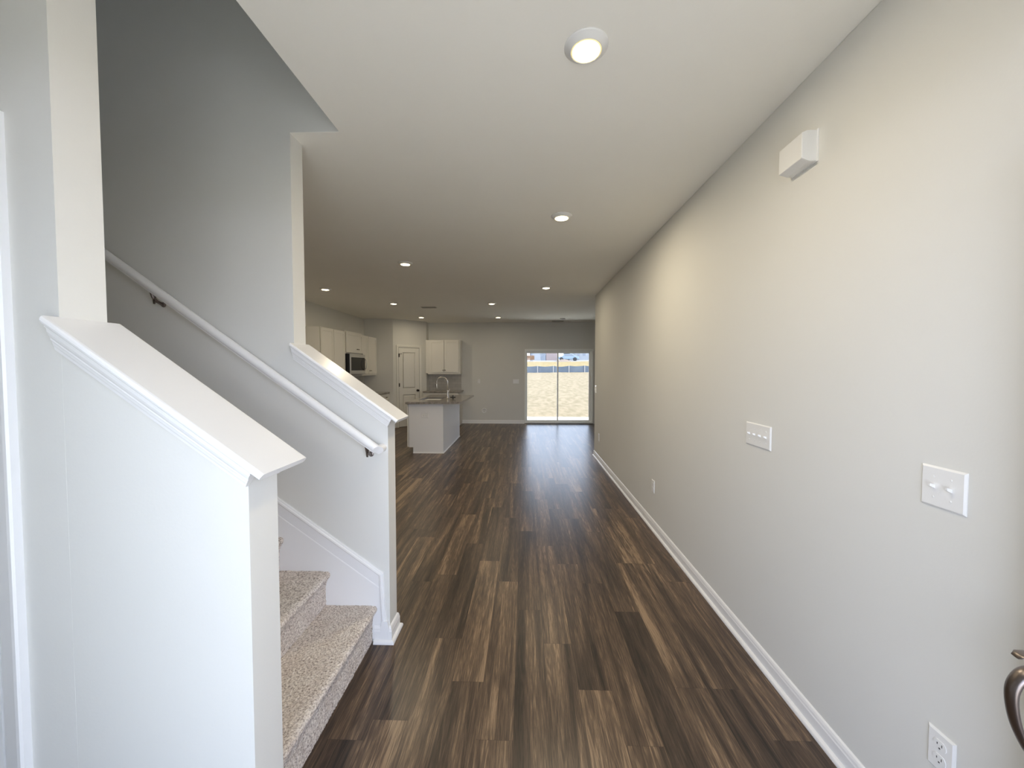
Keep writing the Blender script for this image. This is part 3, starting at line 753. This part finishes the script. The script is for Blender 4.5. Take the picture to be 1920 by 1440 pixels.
hs = MB(); hs.tube([(0.0, -0.018, 1.872), (0.055, -0.035, 1.872)], 0.004, 8); hs.lathe([(0.009, 0), (0.009, 0.01)], (0.055, -0.035, 1.872), (0.9, -0.3, 0), 10); hs.build('hinge_stop', 'bronze', pd, local=True)
# dark reveal between leaf and casing
rv = MB(); rv.box(-0.008, 0.0, -0.004, 0, 0, PH + 0.008); rv.box(PW, PW + 0.008, -0.004, 0, 0, PH + 0.008); rv.box(0, PW, -0.004, 0, PH, PH + 0.008)
rv.build('reveal', 'dark_slot', pd, local=True)
rvb = MB(); rvb.box(0, PW, -0.0095, 0, 0.0, 0.009); rvb.build('bottom_gap_strip', 'dark_slot', pd, local=True)  # dark strip filling the gap under the leaf

# closet door at the far left (only its casing edge shows)
cd = struct(bpy.data.objects.new('door_3', None), 'white door casing at the left edge of the photo'); C.objects.link(cd); cd.location = (-2.22, Y1A, 0)
CW, CH = 0.78, 2.10
d3 = panel_door(cd, CW, CH - 0.003, 'trim'); d3.location = (0, -0.010, 0)
MB().sweep([(-0.008, 0), (-0.008, CH + 0.008), (CW + 0.008, CH + 0.008), (CW + 0.008, 0)], [(n_ * 1.1, c_ * 1.15 + 0.004 if c_ else 0) for n_, c_ in CAS], lambda a, b, c_: (a, -c_, b)).build('casing', 'trim', cd, local=True)

# ================================================================== open entry door with handle set
ED, AN = Vector((1.11, 0.86, 0)), math.radians(12)
dd = Vector((math.sin(AN), math.cos(AN), 0)); dn = Vector((-math.cos(AN), math.sin(AN), 0))
hinge = ED - dd * 0.91
e4 = struct(bpy.data.objects.new('door_4', None), 'open entry door at the right edge of the photo'); C.objects.link(e4); e4.location = hinge; e4.rotation_euler = (0, 0, math.atan2(dd.y, dd.x))
# local x along the leaf, local +y = room side normal
lf = MB(); lf.box(0, 0.91, -0.045, 0, 0.012, 2.03); lf.build('door_slab', 'trim', e4, local=True, bevel=0.002)
for (a, b) in ((0.20, 0.80), (1.0, 1.90)):
    for x0 in (0.13, 0.51):
        fr_ = MB(); fr_.sweep([(x0, a), (x0 + 0.27, a), (x0 + 0.27, b), (x0, b)], [(0, 0), (0, 0.006), (0.010, 0.008), (0.02, 0.002), (0.02, 0)], lambda p, q_, c_: (p, c_, q_), closed=True)
        fr_.build('panel_moulding', 'trim', e4, local=True)
hx = 0.91 - 0.062
hz = 0.86
hd = bpy.data.objects.new('handle_set', None)
# grip: bowed band (flattened section), thick at the top, tapering downward
def band(pts, wid, thk, seg=14):
    mb = MB(); P_ = [Vector(p) for p in pts]; v = []; n_ = len(P_)
    for i in range(n_):
        t_ = (P_[min(i + 1, n_ - 1)] - P_[max(i - 1, 0)]).normalized(); sdv = Vector((1, 0, 0)); o2 = t_.cross(sdv).normalized()
        for k_ in range(seg):
            a = 2 * PI * k_ / seg; v.append(P_[i] + sdv * wid[i] * math.cos(a) + o2 * thk[i] * math.sin(a))
    f = []
    for i in range(n_ - 1):
        for k_ in range(seg): f.append((i * seg + k_, i * seg + (k_ + 1) % seg, (i + 1) * seg + (k_ + 1) % seg, (i + 1) * seg + k_))
    f += [tuple(range(seg)), tuple(range((n_ - 1) * seg, n_ * seg))]
    return mb.add(v, f)
grip_pts = []
ctrl = [(0.000, 0.012), (0.030, 0.013), (0.058, 0.003), (0.074, -0.022), (0.078, -0.052), (0.072, -0.095), (0.060, -0.132), (0.044, -0.165), (0.026, -0.190), (0.010, -0.204), (0.0, -0.210)]
for i in range(len(ctrl) - 1):
    for k_ in range(4):
        p0_, p1_, p2_, p3_ = [Vector(ctrl[min(max(j, 0), len(ctrl) - 1)]) for j in (i - 1, i, i + 1, i + 2)]
        tt = k_ / 4
        grip_pts.append(0.5 * ((2 * p1_) + (-p0_ + p2_) * tt + (2 * p0_ - 5 * p1_ + 4 * p2_ - p3_) * tt * tt + (-p0_ + 3 * p1_ - 3 * p2_ + p3_) * tt ** 3))
grip_pts.append(Vector(ctrl[-1])); nG = len(grip_pts)
gw = [0.017 - 0.008 * (i / (nG - 1)) for i in range(nG)]; gt = [0.0085 - 0.0025 * (i / (nG - 1)) for i in range(nG)]
g_ = band([(hx, p.x, hz + p.y) for p in grip_pts], gw, gt); gob = g_.build('handle', 'dark_nickel', e4, local=True, smooth=True)
gob['label'] = 'curved satin nickel door pull'
th_ = [(0.0, 0.0), (0.02, 0.004), (0.045, 0.006), (0.066, 0.002), (0.076, -0.003)]
band([(hx, a, hz + 0.040 + b) for a, b in th_], [0.006, 0.007, 0.012, 0.015, 0.008], [0.004, 0.0035, 0.003, 0.003, 0.002]).build('thumb_latch', 'dark_nickel', e4, local=True, smooth=True)
MB().box(hx - 0.03, hx + 0.03, 0, 0.006, hz - 0.03, hz + 0.075).build('escutcheon', 'dark_nickel', e4, local=True, bevel=0.003)
MB().lathe([(0.018, 0), (0.018, 0.006), (0.010, 0.010)], (hx, 0, hz - 0.21), (0, 1, 0), 20).build('lower_mount', 'dark_nickel', e4, local=True)
MB().lathe([(0.032, 0), (0.032, 0.012), (0.026, 0.018), (0.0001, 0.018)], (hx, 0, hz + 0.25), (0, 1, 0), 24).build('deadbolt', 'dark_nickel', e4, local=True)

# ================================================================== kitchen cabinets
def shaker(mb_parent, mat, face, a0, a1, z0, z1, mapper, name='door', knob=None, pull_w=0.10, vertical=False):
    """face plate with recessed centre panel; mapper(a, z, d) -> world, d = out from the carcass"""
    m_ = MB(); fr_ = 0.055 if (a1 - a0) > 0.2 and (z1 - z0) > 0.2 else 0.03; th = 0.019
    def bx(p0, p1, q0, q1, d0, d1):
        v = [mapper(p, q, d) for p in (p0, p1) for q in (q0, q1) for d in (d0, d1)]
        m_.add(v, [(0, 1, 3, 2), (4, 6, 7, 5), (0, 4, 5, 1), (2, 3, 7, 6), (0, 2, 6, 4), (1, 5, 7, 3)])
    q0_ = 0.010; th += q0_
    bx(a0, a0 + fr_, z0, z1, q0_, th); bx(a1 - fr_, a1, z0, z1, q0_, th); bx(a0 + fr_, a1 - fr_, z0, z0 + fr_, q0_, th); bx(a0 + fr_, a1 - fr_, z1 - fr_, z1, q0_, th)
    bx(a0 + fr_, a1 - fr_, z0 + fr_, z1 - fr_, q0_, q0_ + 0.010)
    d_ = m_.build(name, mat, mb_parent)
    if knob:
        k_ = MB(); ka, kz = knob
        p0 = [mapper(ka - pull_w / 2, kz, 0.029), mapper(ka - pull_w / 2, kz, 0.055), mapper(ka + pull_w / 2, kz, 0.055), mapper(ka + pull_w / 2, kz, 0.029)]
        if vertical: p0 = [mapper(ka, kz - pull_w / 2, 0.029), mapper(ka, kz - pull_w / 2, 0.055), mapper(ka, kz + pull_w / 2, 0.055), mapper(ka, kz + pull_w / 2, 0.029)]
        k_.tube(p0, 0.0085, 8); k_.build('pull', 'pull', d_)
    return d_
fx = -3.719                                  # carcass front of the wall cabinets on the kitchen wall
mk = lambda a, z, d: (fx + d, a, z)
# cabinet left of the microwave
t = thing('wall_cabinet', (XK, 7.34, 1.37), 'white two-door wall cabinet left of the microwave', 'cabinet')
MB().box(XK + 0.001, fx, 6.876, 7.806, 1.37, 2.262).build('carcass', 'cabinet', t, bevel=0.001)
shaker(t, 'cabinet', 0, 6.880, 7.332, 1.374, 2.255, mk, knob=(7.28, 1.43), pull_w=0.07); shaker(t, 'cabinet', 0, 7.350, 7.800, 1.374, 2.255, mk, knob=(7.41, 1.43), pull_w=0.07)
# cabinet above the microwave
t = thing('wall_cabinet', (XK, 8.21, 1.82), 'short white wall cabinet directly above the microwave', 'cabinet')
MB().box(XK + 0.001, fx + 0.012, 7.808, 8.640, 1.812, 2.285).build('carcass', 'cabinet', t, bevel=0.001)
mk2 = lambda a, z, d: (fx + 0.012 + d, a, z)
shaker(t, 'cabinet', 0, 7.850, 8.630, 1.835, 2.262, mk2, knob=(8.36, 1.915), pull_w=0.075)
# cabinet right of the microwave
t = thing('wall_cabinet', (XK, 9.08, 1.37), 'white wall cabinet between the microwave and the pantry corner', 'cabinet')
MB().box(XK + 0.001, fx, 8.642, 9.518, 1.37, 2.262).build('carcass', 'cabinet', t, bevel=0.001)
shaker(t, 'cabinet', 0, 8.650, 8.968, 1.374, 2.255, mk); shaker(t, 'cabinet', 0, 8.990, 9.475, 1.374, 2.255, mk, knob=(9.06, 1.445), pull_w=0.075)
MB().box(fx - 0.30, fx + 0.012, 8.642, 9.50, 1.335, 1.3695).build('light_rail', 'cabinet', t)
# microwave
t = thing('microwave', (XK, 8.26, 1.385), 'stainless over-the-range microwave with black window under a wall cabinet', 'microwave')
mx_, my0, my1, mz0, mz1 = -3.624, 7.852, 8.612, 1.380, 1.806
MB().box(XK + 0.001, mx_, my0, my1, mz0, mz1).build('body', 'black', t, bevel=0.003)
d_ = MB().box(mx_ + 0.0005, mx_ + 0.006, my0, my1, mz0 + 0.045, mz1 - 0.035).build('door', 'steel', t, bevel=0.003)
MB().box(mx_ + 0.0062, mx_ + 0.008, my0 + 0.06, my1 - 0.012, mz0 + 0.075, mz1 - 0.07).build('window', 'black_glass', d_, bevel=0.002)
MB().box(mx_ + 0.0005, mx_ + 0.005, my0, my1, mz1 - 0.034, mz1).build('top_grille', 'steel', t)
MB().box(mx_ + 0.0005, mx_ + 0.005, my0, my1, mz0, mz0 + 0.044).build('bottom_trim', 'steel', t)
hp = [(mx_ + 0.007, my1 - 0.075, mz0 + 0.085), (mx_ + 0.055, my1 - 0.072, mz0 + 0.12), (mx_ + 0.068, my1 - 0.072, (mz0 + mz1) / 2), (mx_ + 0.055, my1 - 0.072, mz1 - 0.115), (mx_ + 0.007, my1 - 0.075, mz1 - 0.08)]
MB().tube(hp, 0.010, 10).build('handle', 'steel', d_, smooth=True)
# base cabinets and counters on the kitchen wall
bfx = -3.42
mkb = lambda a, z, d: (bfx + d, a, z)
for (a0, a1, lb) in ((6.88, 7.84, 'white base cabinet under the left counter of the kitchen wall'), (8.62, 9.515, 'white base cabinet with drawers beside the pantry corner')):
    t = thing('base_cabinet', (XK, (a0 + a1) / 2, 0), lb, 'cabinet')
    cb_ = MB(); cb_.box(XK + 0.001, bfx, a0, a1, 0.105, 0.878); cb_.box(XK + 0.001, bfx - 0.07, a0, a1, 0, 0.105); cb_.build('carcass', 'cabinet', t)
    md = (a0 + a1) / 2
    for (p, q_) in ((a0 + .006, md - .003), (md + .003, a1 - .006)):
        shaker(t, 'cabinet', 0, p, q_, 0.72, 0.868, mkb, name='drawer', knob=((p + q_) / 2, 0.79), pull_w=0.06)
        shaker(t, 'cabinet', 0, p, q_, 0.112, 0.712, mkb, knob=(q_ - 0.05 if p < md - .01 else p + 0.05, 0.66), pull_w=0.06)
    t2 = thing('countertop', (XK, (a0 + a1) / 2, 0.879), ('speckled granite counter beside the pantry corner' if a0 > 8 else 'speckled granite counter left of the range gap'), 'countertop')
    MB().box(XK + 0.001, bfx + 0.038, a0 - (0.0 if a0 > 8 else 0.02), a1, 0.879, 0.914).build('slab', 'granite', t2, bevel=0.003)
bs = MB(); bs.box(XK + 0.0002, XK + 0.007, 6.88, 9.519, 0.9145, 1.334); bs.box(XK + 0.0002, XK + 0.007, 7.845, 8.615, 0.3, 0.914); 
struct(bs.build('trim_5', 'tile'), 'grey-white tile backsplash on the kitchen wall')

# tall-wall cabinet group on the back wall
yfU = YB - 0.311
t = thing('wall_cabinet', (-2.12, YB, 1.37), 'white two-door wall cabinet on the back wall above the faucet', 'cabinet')
MB().box(-2.545, -1.700, yfU, YB - 0.001, 1.37, 2.250).build('carcass', 'cabinet', t, bevel=0.001)
mku = lambda a, z, d: (a, yfU - d, z)
shaker(t, 'cabinet', 0, -2.508, -2.129, 1.395, 2.235, mku); shaker(t, 'cabinet', 0, -2.117, -1.735, 1.395, 2.235, mku, knob=(-2.125, 1.455), pull_w=0.075)
MB().box(-2.56, -1.70, yfU - 0.014, YB - 0.02, 1.350, 1.3695).build('light_rail', 'cabinet', t)
MB().box(-2.618, -2.546, yfU + 0.002, YB - 0.001, 1.37, 2.250).build('filler_strip', 'cabinet', t)
t = thing('base_cabinet', (-2.14, YB, 0), 'white base cabinet on the back wall behind the island', 'cabinet')
yfB = YB - 0.60
cb_ = MB(); cb_.box(-2.618, -1.700, yfB, YB - 0.001, 0.105, 0.878); cb_.box(-2.618, -1.700, yfB + 0.07, YB - 0.001, 0, 0.105); cb_.build('carcass', 'cabinet', t)
mkc = lambda a, z, d: (a, yfB - d, z)
shaker(t, 'cabinet', 0, -2.612, -2.162, 0.72, 0.868, mkc, name='drawer', knob=(-2.39, 0.79), pull_w=0.06); shaker(t, 'cabinet', 0, -2.156, -1.706, 0.72, 0.868, mkc, name='drawer', knob=(-1.93, 0.79), pull_w=0.06)
shaker(t, 'cabinet', 0, -2.612, -2.162, 0.112, 0.712, mkc); shaker(t, 'cabinet', 0, -2.156, -1.706, 0.112, 0.712, mkc)
t = thing('countertop', (-2.14, YB, 0.879), 'dark speckled granite counter below the back wall cabinet', 'countertop')
MB().box(-2.618, -1.665, YB - 0.645, YB - 0.001, 0.879, 0.914).build('slab', 'granite', t, bevel=0.003)
struct(MB().box(-2.619, -1.722, YB - 0.008, YB - 0.0002, 0.9145, 1.349).build('trim_6', 'tile'), 'white subway tile backsplash under the back wall cabinet')

# ================================================================== island
IX0, IX1, IY0, IY1 = -2.045, -1.436, 6.690, 8.400
t = thing('kitchen_island', ((IX0 + IX1) / 2, (IY0 + IY1) / 2, 0), 'white panelled kitchen island standing on the dark plank floor', 'island')
ib = MB(); ib.prism([(IX0 + 0.075, 0), (IX1, 0), (IX1, 0.878), (IX0, 0.878), (IX0, 0.105), (IX0 + 0.075, 0.105)], IY0, IY1, 'y'); ib.build('carcass', 'trim', t)
MB().box(IX1 - 0.022, IX1 + 0.003, IY0 - 0.0035, IY0 + 0.02, 0.018, 0.878).build('corner_trim', 'trim', t)
MB().box(IX1 + 0.0005, IX1 + 0.003, IY1 - 0.03, IY1, 0.018, 0.878).build('end_trim', 'trim', t)
sh = MB().sweep([(IX0 + 0.075, IY0), (IX1, IY0), (IX1, IY1)], [(0, 0), (-0.012, 0), (-0.012, 0.006), (-0.008, 0.014), (0, 0.018)], lambda a, b, c_: (a, b, c_))
sh.build('shoe_moulding', 'trim', t)
mki = lambda a, z, d: (IX0 - d, a, z)
nD = 4; wD = (IY1 - IY0 - 0.012) / nD
for i in range(nD):
    p = IY0 + 0.006 + i * wD
    if i in (1, 2): shaker(t, 'cabinet', 0, p, p + wD - 0.005, 0.112, 0.868, mki, knob=(p + 0.05, 0.80), pull_w=0.08, vertical=True)
    else:
        shaker(t, 'cabinet', 0, p, p + wD - 0.005, 0.72, 0.868, mki, name='drawer', knob=(p + wD / 2, 0.79), pull_w=0.08)
        shaker(t, 'cabinet', 0, p, p + wD - 0.005, 0.112, 0.712, mki)
# counter with sink cut-out
cx0, cx1, cy0, cy1 = -2.085, -1.115, 6.615, 8.40
sx0, sx1, sy0, sy1 = -1.99, -1.58, 7.08, 7.78
t = thing('countertop', ((cx0 + cx1) / 2, (cy0 + cy1) / 2, 0.879), 'speckled granite countertop on the island, overhanging its right side', 'countertop')
ct = MB(); ct.box(cx0, cx1, cy0, sy0, .879, .914); ct.box(cx0, cx1, sy1, cy1, .879, .914); ct.box(cx0, sx0, sy0, sy1, .879, .914); ct.box(sx1, cx1, sy0, sy1, .879, .914)
ct.build('slab', 'granite', t)
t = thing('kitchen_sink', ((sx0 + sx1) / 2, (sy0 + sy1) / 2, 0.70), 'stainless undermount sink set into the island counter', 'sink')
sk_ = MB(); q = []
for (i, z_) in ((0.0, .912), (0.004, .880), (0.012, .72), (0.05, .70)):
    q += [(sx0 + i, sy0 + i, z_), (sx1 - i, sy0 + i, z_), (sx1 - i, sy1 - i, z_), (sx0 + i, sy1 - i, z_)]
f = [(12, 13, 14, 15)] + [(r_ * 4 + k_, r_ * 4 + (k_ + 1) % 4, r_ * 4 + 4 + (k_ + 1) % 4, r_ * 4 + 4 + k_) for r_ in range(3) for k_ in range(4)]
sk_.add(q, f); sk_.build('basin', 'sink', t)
MB().lathe([(0.045, 0.0), (0.045, 0.003), (0.03, 0.004), (0.0001, 0.002)], ((sx0 + sx1) / 2, (sy0 + sy1) / 2, .7005), (0, 0, 1), 24).build('drain', 'nickel', t)
# faucet
FX, FY = -1.500, 7.43
t = thing('faucet', (FX, FY, 0.914), 'tall chrome gooseneck faucet on the island counter', 'faucet')
MB().lathe([(0.027, 0), (0.027, 0.006), (0.019, 0.012), (0.0165, 0.05), (0.0165, 0.155), (0.013, 0.165)], (FX, FY, 0.914), (0, 0, 1), 24).build('body', 'nickel', t, smooth=True)
R_ = 0.108; zc = 1.330 - R_ ; pts = [(FX, FY, 1.07), (FX, FY, zc)] + [(FX - R_ + R_ * math.cos(a), FY, zc + R_ * math.sin(a)) for a in [PI * k_ / 16 for k_ in range(1, 17)]] + [(FX - 2 * R_, FY, zc - 0.02)]
MB().tube(pts, 0.0115, 14).build('spout', 'nickel', t, smooth=True)
MB().lathe([(0.013, 0), (0.0155, 0.01), (0.016, 0.085), (0.013, 0.095)], (FX - 2 * R_, FY, zc - 0.015), (0.03, 0, -1), 18).build('spray_head', 'nickel', t, smooth=True)
MB().box(FX - 2 * R_ - 0.019, FX - 2 * R_ - 0.013, FY - 0.008, FY + 0.008, zc - 0.09, zc - 0.03).build('spray_button', 'black', t)
MB().tube([(FX + 0.014, FY, 1.02), (FX + 0.035, FY - 0.01, 1.035), (FX + 0.040, FY - 0.015, 1.10)], [0.007, 0.006, 0.005], 10).build('lever', 'nickel', t, smooth=True)
# small cross-shaped fitting lying on the counter
t = thing('valve_handle', (-1.372, 7.30, 0.9145), 'small black cross-shaped fitting lying on the island counter beside the faucet', 'fitting')
x_, y_ = -1.372, 7.30
cr_ = MB(); cr_.tube([(x_ - 0.05, y_, .948), (x_ + 0.05, y_, .948)], [0.011, 0.011], 10); cr_.tube([(x_, y_, .9145), (x_, y_, .990)], [0.014, 0.010], 10); cr_.build('cross_bar', 'black', t, smooth=True)
MB().lathe([(0.022, 0), (0.022, 0.006), (0.012, 0.010)], (x_, y_, .9145), (0, 0, 1), 16).build('foot', 'black', t)
outlet(on_plane_y(-1.755, IY0, 0.668), (-1.755, IY0, 0.668), 'white horizontal outlet on the end panel of the island', horizontal=True, w_=0.078, h_=0.122)

# ================================================================== outside, back
def ground(name, prof, x0, x1, mat, label, kind='structure', nx=40, rough=0.0):
    v = []; f = []
    for i, (y, z) in enumerate(prof):
        for j in range(nx + 1):
            x = x0 + (x1 - x0) * j / nx
            zz = z + (0.010 * (x - 3) if y > 30 else 0.010 * (x - 3) * max(0, (y - 13)) / 17) * 0.9
            zz += rough * noise.noise(Vector((x * .4, y * .4, 0))) if y > 14 else 0
            v.append((x, y, zz))
    n = nx + 1
    for i in range(len(prof) - 1):
        for j in range(nx): f.append((i * n + j, i * n + j + 1, (i + 1) * n + j + 1, (i + 1) * n + j))
    o = link_mesh(name, v, f, mat, None, smooth=True); return tag(o, label, None, None, kind)
gp = [(10.57, -0.16)] + [(12.4 + (43 - 12.4) * k_ / 24, -0.12 + 1.17 * (k_ / 24)) for k_ in range(25)]
o = ground('lawn', gp, -45, 60, 'lawn', 'dry straw-coloured lawn behind the house', 'stuff', 60, 0.05); o['category'] = 'lawn'
o = ground('slope', [(43, 1.05), (46, 1.20), (52, 1.75), (58, 2.35), (61, 2.55)], -45, 60, 'slope_grass', 'yellow grass bank rising beyond the fence', 'stuff', 60, 0.08); o['category'] = 'grass'
ground('road', [(61, 2.55), (66, 2.75), (72, 3.0), (130, 3.2)], -45, 80, 'paving', 'pale road and driveways above the bank', 'structure', 20)
struct(MB().box(-1.6, 4.2, YB + 0.151, 12.55, -0.25, -0.085).build('patio', 'concrete', bevel=0.01), 'pale concrete patio slab outside the sliding door')
# silt fence
t = thing('silt_fence', (3, 43, 1.05), 'low dark blue-grey silt fence with pale stakes crossing the lawn', 'fence')
def gz(x, y=43): return 1.05 + 0.010 * (x - 3) * 0.9
xs = [-9.0 + 1.74 * k_ for k_ in range(21)]
fb = MB(); v = []; nseg = 8; cols = []
for i in range(len(xs) - 1):
    for k_ in range(nseg):
        a = k_ / nseg; cols.append((xs[i] + (xs[i + 1] - xs[i]) * a, a, i))
cols.append((xs[-1], 0, 0))
for (x, a, i) in cols:
    sag = 0.09 * math.sin(PI * a) * (0.6 + 0.5 * ((i * 37) % 5) / 4); yy = 42.9 + 0.05 * math.sin(x * 2.1)
    v += [(x, yy, gz(x) + 0.0), (x, yy, gz(x) + 0.74 - sag), (x, yy + 0.01, gz(x) + 0.74 - sag), (x, yy + 0.01, gz(x) + 0.0)]
f = []
for i in range(len(cols) - 1):
    for k_ in range(4): f.append((i * 4 + k_, i * 4 + (k_ + 1) % 4, i * 4 + 4 + (k_ + 1) % 4, i * 4 + 4 + k_))
f += [(0, 1, 2, 3), tuple(range(len(v) - 4, len(v)))]
fb.add(v, f).build('fabric', 'silt', t)
for x in xs: MB().box(x - 0.03, x + 0.03, 42.80, 42.86, gz(x) - 0.1, gz(x) + 0.80).build('post', 'post', t)
# houses
def house(x0, x1, y0, y1, z0, hh, mat, label, wins, garage=None, roof=True):
    t = thing('house', ((x0 + x1) / 2, (y0 + y1) / 2, z0), label, 'house')
    MB().box(x0, x1, y0, y1, z0 - 0.4, z0 + hh).build('walls', mat, t)
    for (a0, a1, b0, b1) in wins:
        f_ = MB().box(x0 + a0 - .08, x0 + a1 + .08, y0 - 0.05, y0 - 0.001, z0 + b0 - .08, z0 + b1 + .08).build('window', 'white_siding', t)
        MB().box(x0 + a0, x0 + a1, y0 - 0.07, y0 - 0.0505, z0 + b0, z0 + b1).build('pane', 'house_window', f_)
    if garage:
        a0, a1, b1 = garage; MB().box(x0 + a0, x0 + a1, y0 - 0.05, y0 - 0.001, z0 - 0.1, z0 + b1).build('garage_door', 'white_siding', t)
    ov = 0.02; xm = (x0 + x1) / 2
    MB().prism([(x0 - ov, z0 + hh), (x1 + ov, z0 + hh), (xm, z0 + hh + (x1 - x0) * 0.35)], y0 - 0.4, y1 + 0.4, 'y').build('roof', 'roofing', t)
house(-8.5, -0.4, 77, 89, 2.95, 5.6, 'white_siding', 'white house far left beyond the bank', [(1, 2, 1, 2.4), (5, 6, 1, 2.4), (1, 2, 3.8, 5), (5, 6, 3.8, 5)])
house(1.2, 4.15, 76, 88, 3.0, 5.6, 'siding', 'pale blue-grey house in the left half of the sliding door view', [(2.2, 2.9, 1.2, 2.6), (1, 2, 3.8, 5)], (0.3, 1.9, 2.3))
house(4.22, 6.7, 76, 88, 3.0, 5.6, 'pink_brick', 'pinkish brick house just left of the sliding door mullion', [(0.4, 1.1, 3.8, 5)], None)
house(9.0, 15.0, 77, 90, 3.15, 5.6, 'white_siding', 'white house with small dark windows in the right of the sliding door view', [(0.6, 1.1, 0.9, 1.9), (2.6, 3.1, 0.9, 1.9), (3.9, 4.4, 0.4, 1.3), (1.6, 1.9, 0.1, 2.1), (4.9, 5.4, 0.9, 1.7), (1, 2, 3.8, 5), (4, 5, 3.8, 5)])
house(16.5, 25, 78, 90, 3.2, 5.6, 'siding', 'grey-blue house farthest right beyond the bank', [(1, 2, 1, 2.4), (5, 6, 1, 2.4), (1, 2, 3.8, 5), (5, 6, 3.8, 5)], (3, 5, 2.3))
# orange-brown stack of timber
t = thing('lumber_stack', (1.15, 66, 2.73), 'orange-brown stack of lumber beyond the bank, far left in the sliding door', 'lumber')
for k_ in range(5): MB().box(0.35, 1.65, 65.6, 66.6, 2.95 + k_ * 0.16, 3.08 + k_ * 0.16).build('board_layer', 'orange', t)
MB().box(0.4, 0.6, 65.6, 66.6, 2.70, 2.95).build('bearer', 'post', t); MB().box(1.4, 1.6, 65.6, 66.6, 2.70, 2.95).build('bearer', 'post', t)
# blue car
t = thing('car', (7.6, 67, 2.78), 'blue car parked on the road, right half of the sliding door', 'car')
cp = [(5.6, 3.08), (5.62, 3.42), (6.0, 3.56), (6.5, 3.62), (6.9, 3.98), (8.1, 4.02), (8.8, 3.66), (9.3, 3.58), (9.35, 3.1)]
MB().prism(cp, 66.2, 67.9, 'y').build('body', 'car_blue', t, bevel=0.08, seg=3)
MB().prism([(6.72, 3.65), (6.98, 3.92), (8.05, 3.95), (8.55, 3.67)], 66.17, 66.199, 'y').build('window', 'house_window', t)
for wx in (6.3, 8.6): MB().lathe([(0.33, 0), (0.33, 0.2), (0.2, 0.22)], (wx, 66.3, 3.10), (0, -1, 0), 20).build('wheel', 'tyre', t)
# dark earth mound
t = thing('earth_mound', (6.2, 62.5, 2.6), 'low dark earth mound on the edge of the bank by the mullion', 'mound')
mv = MB(); v = []; f = []
for i in range(17):
    x = 5.0 + 2.6 * i / 16; hh = 0.42 * math.sin(PI * i / 16) ** 0.8 + 0.03 * math.sin(i * 2.3)
    for j in range(7): v.append((x, 61.9 + 1.2 * j / 6, 2.58 + hh * math.sin(PI * j / 6)))
for i in range(16):
    for j in range(6): f.append((i * 7 + j, i * 7 + j + 1, i * 7 + 8 + j, i * 7 + 7 + j))
mv.add(v, f).build('soil', 'mulch', t, smooth=True)

# ================================================================== outside, front (behind the camera)
struct(MB().box(-3, 4, -2.2, -0.351, -0.30, -0.14).build('porch', 'concrete'), 'front porch slab')
struct(MB().box(-30, 30, -40, -2.2, -0.40, -0.28).build('front_yard', 'concrete'), 'unseen ground in front of the house, made pale to bounce light indoors')  # unseen ground, whitened so it bounces light up to the hall ceiling
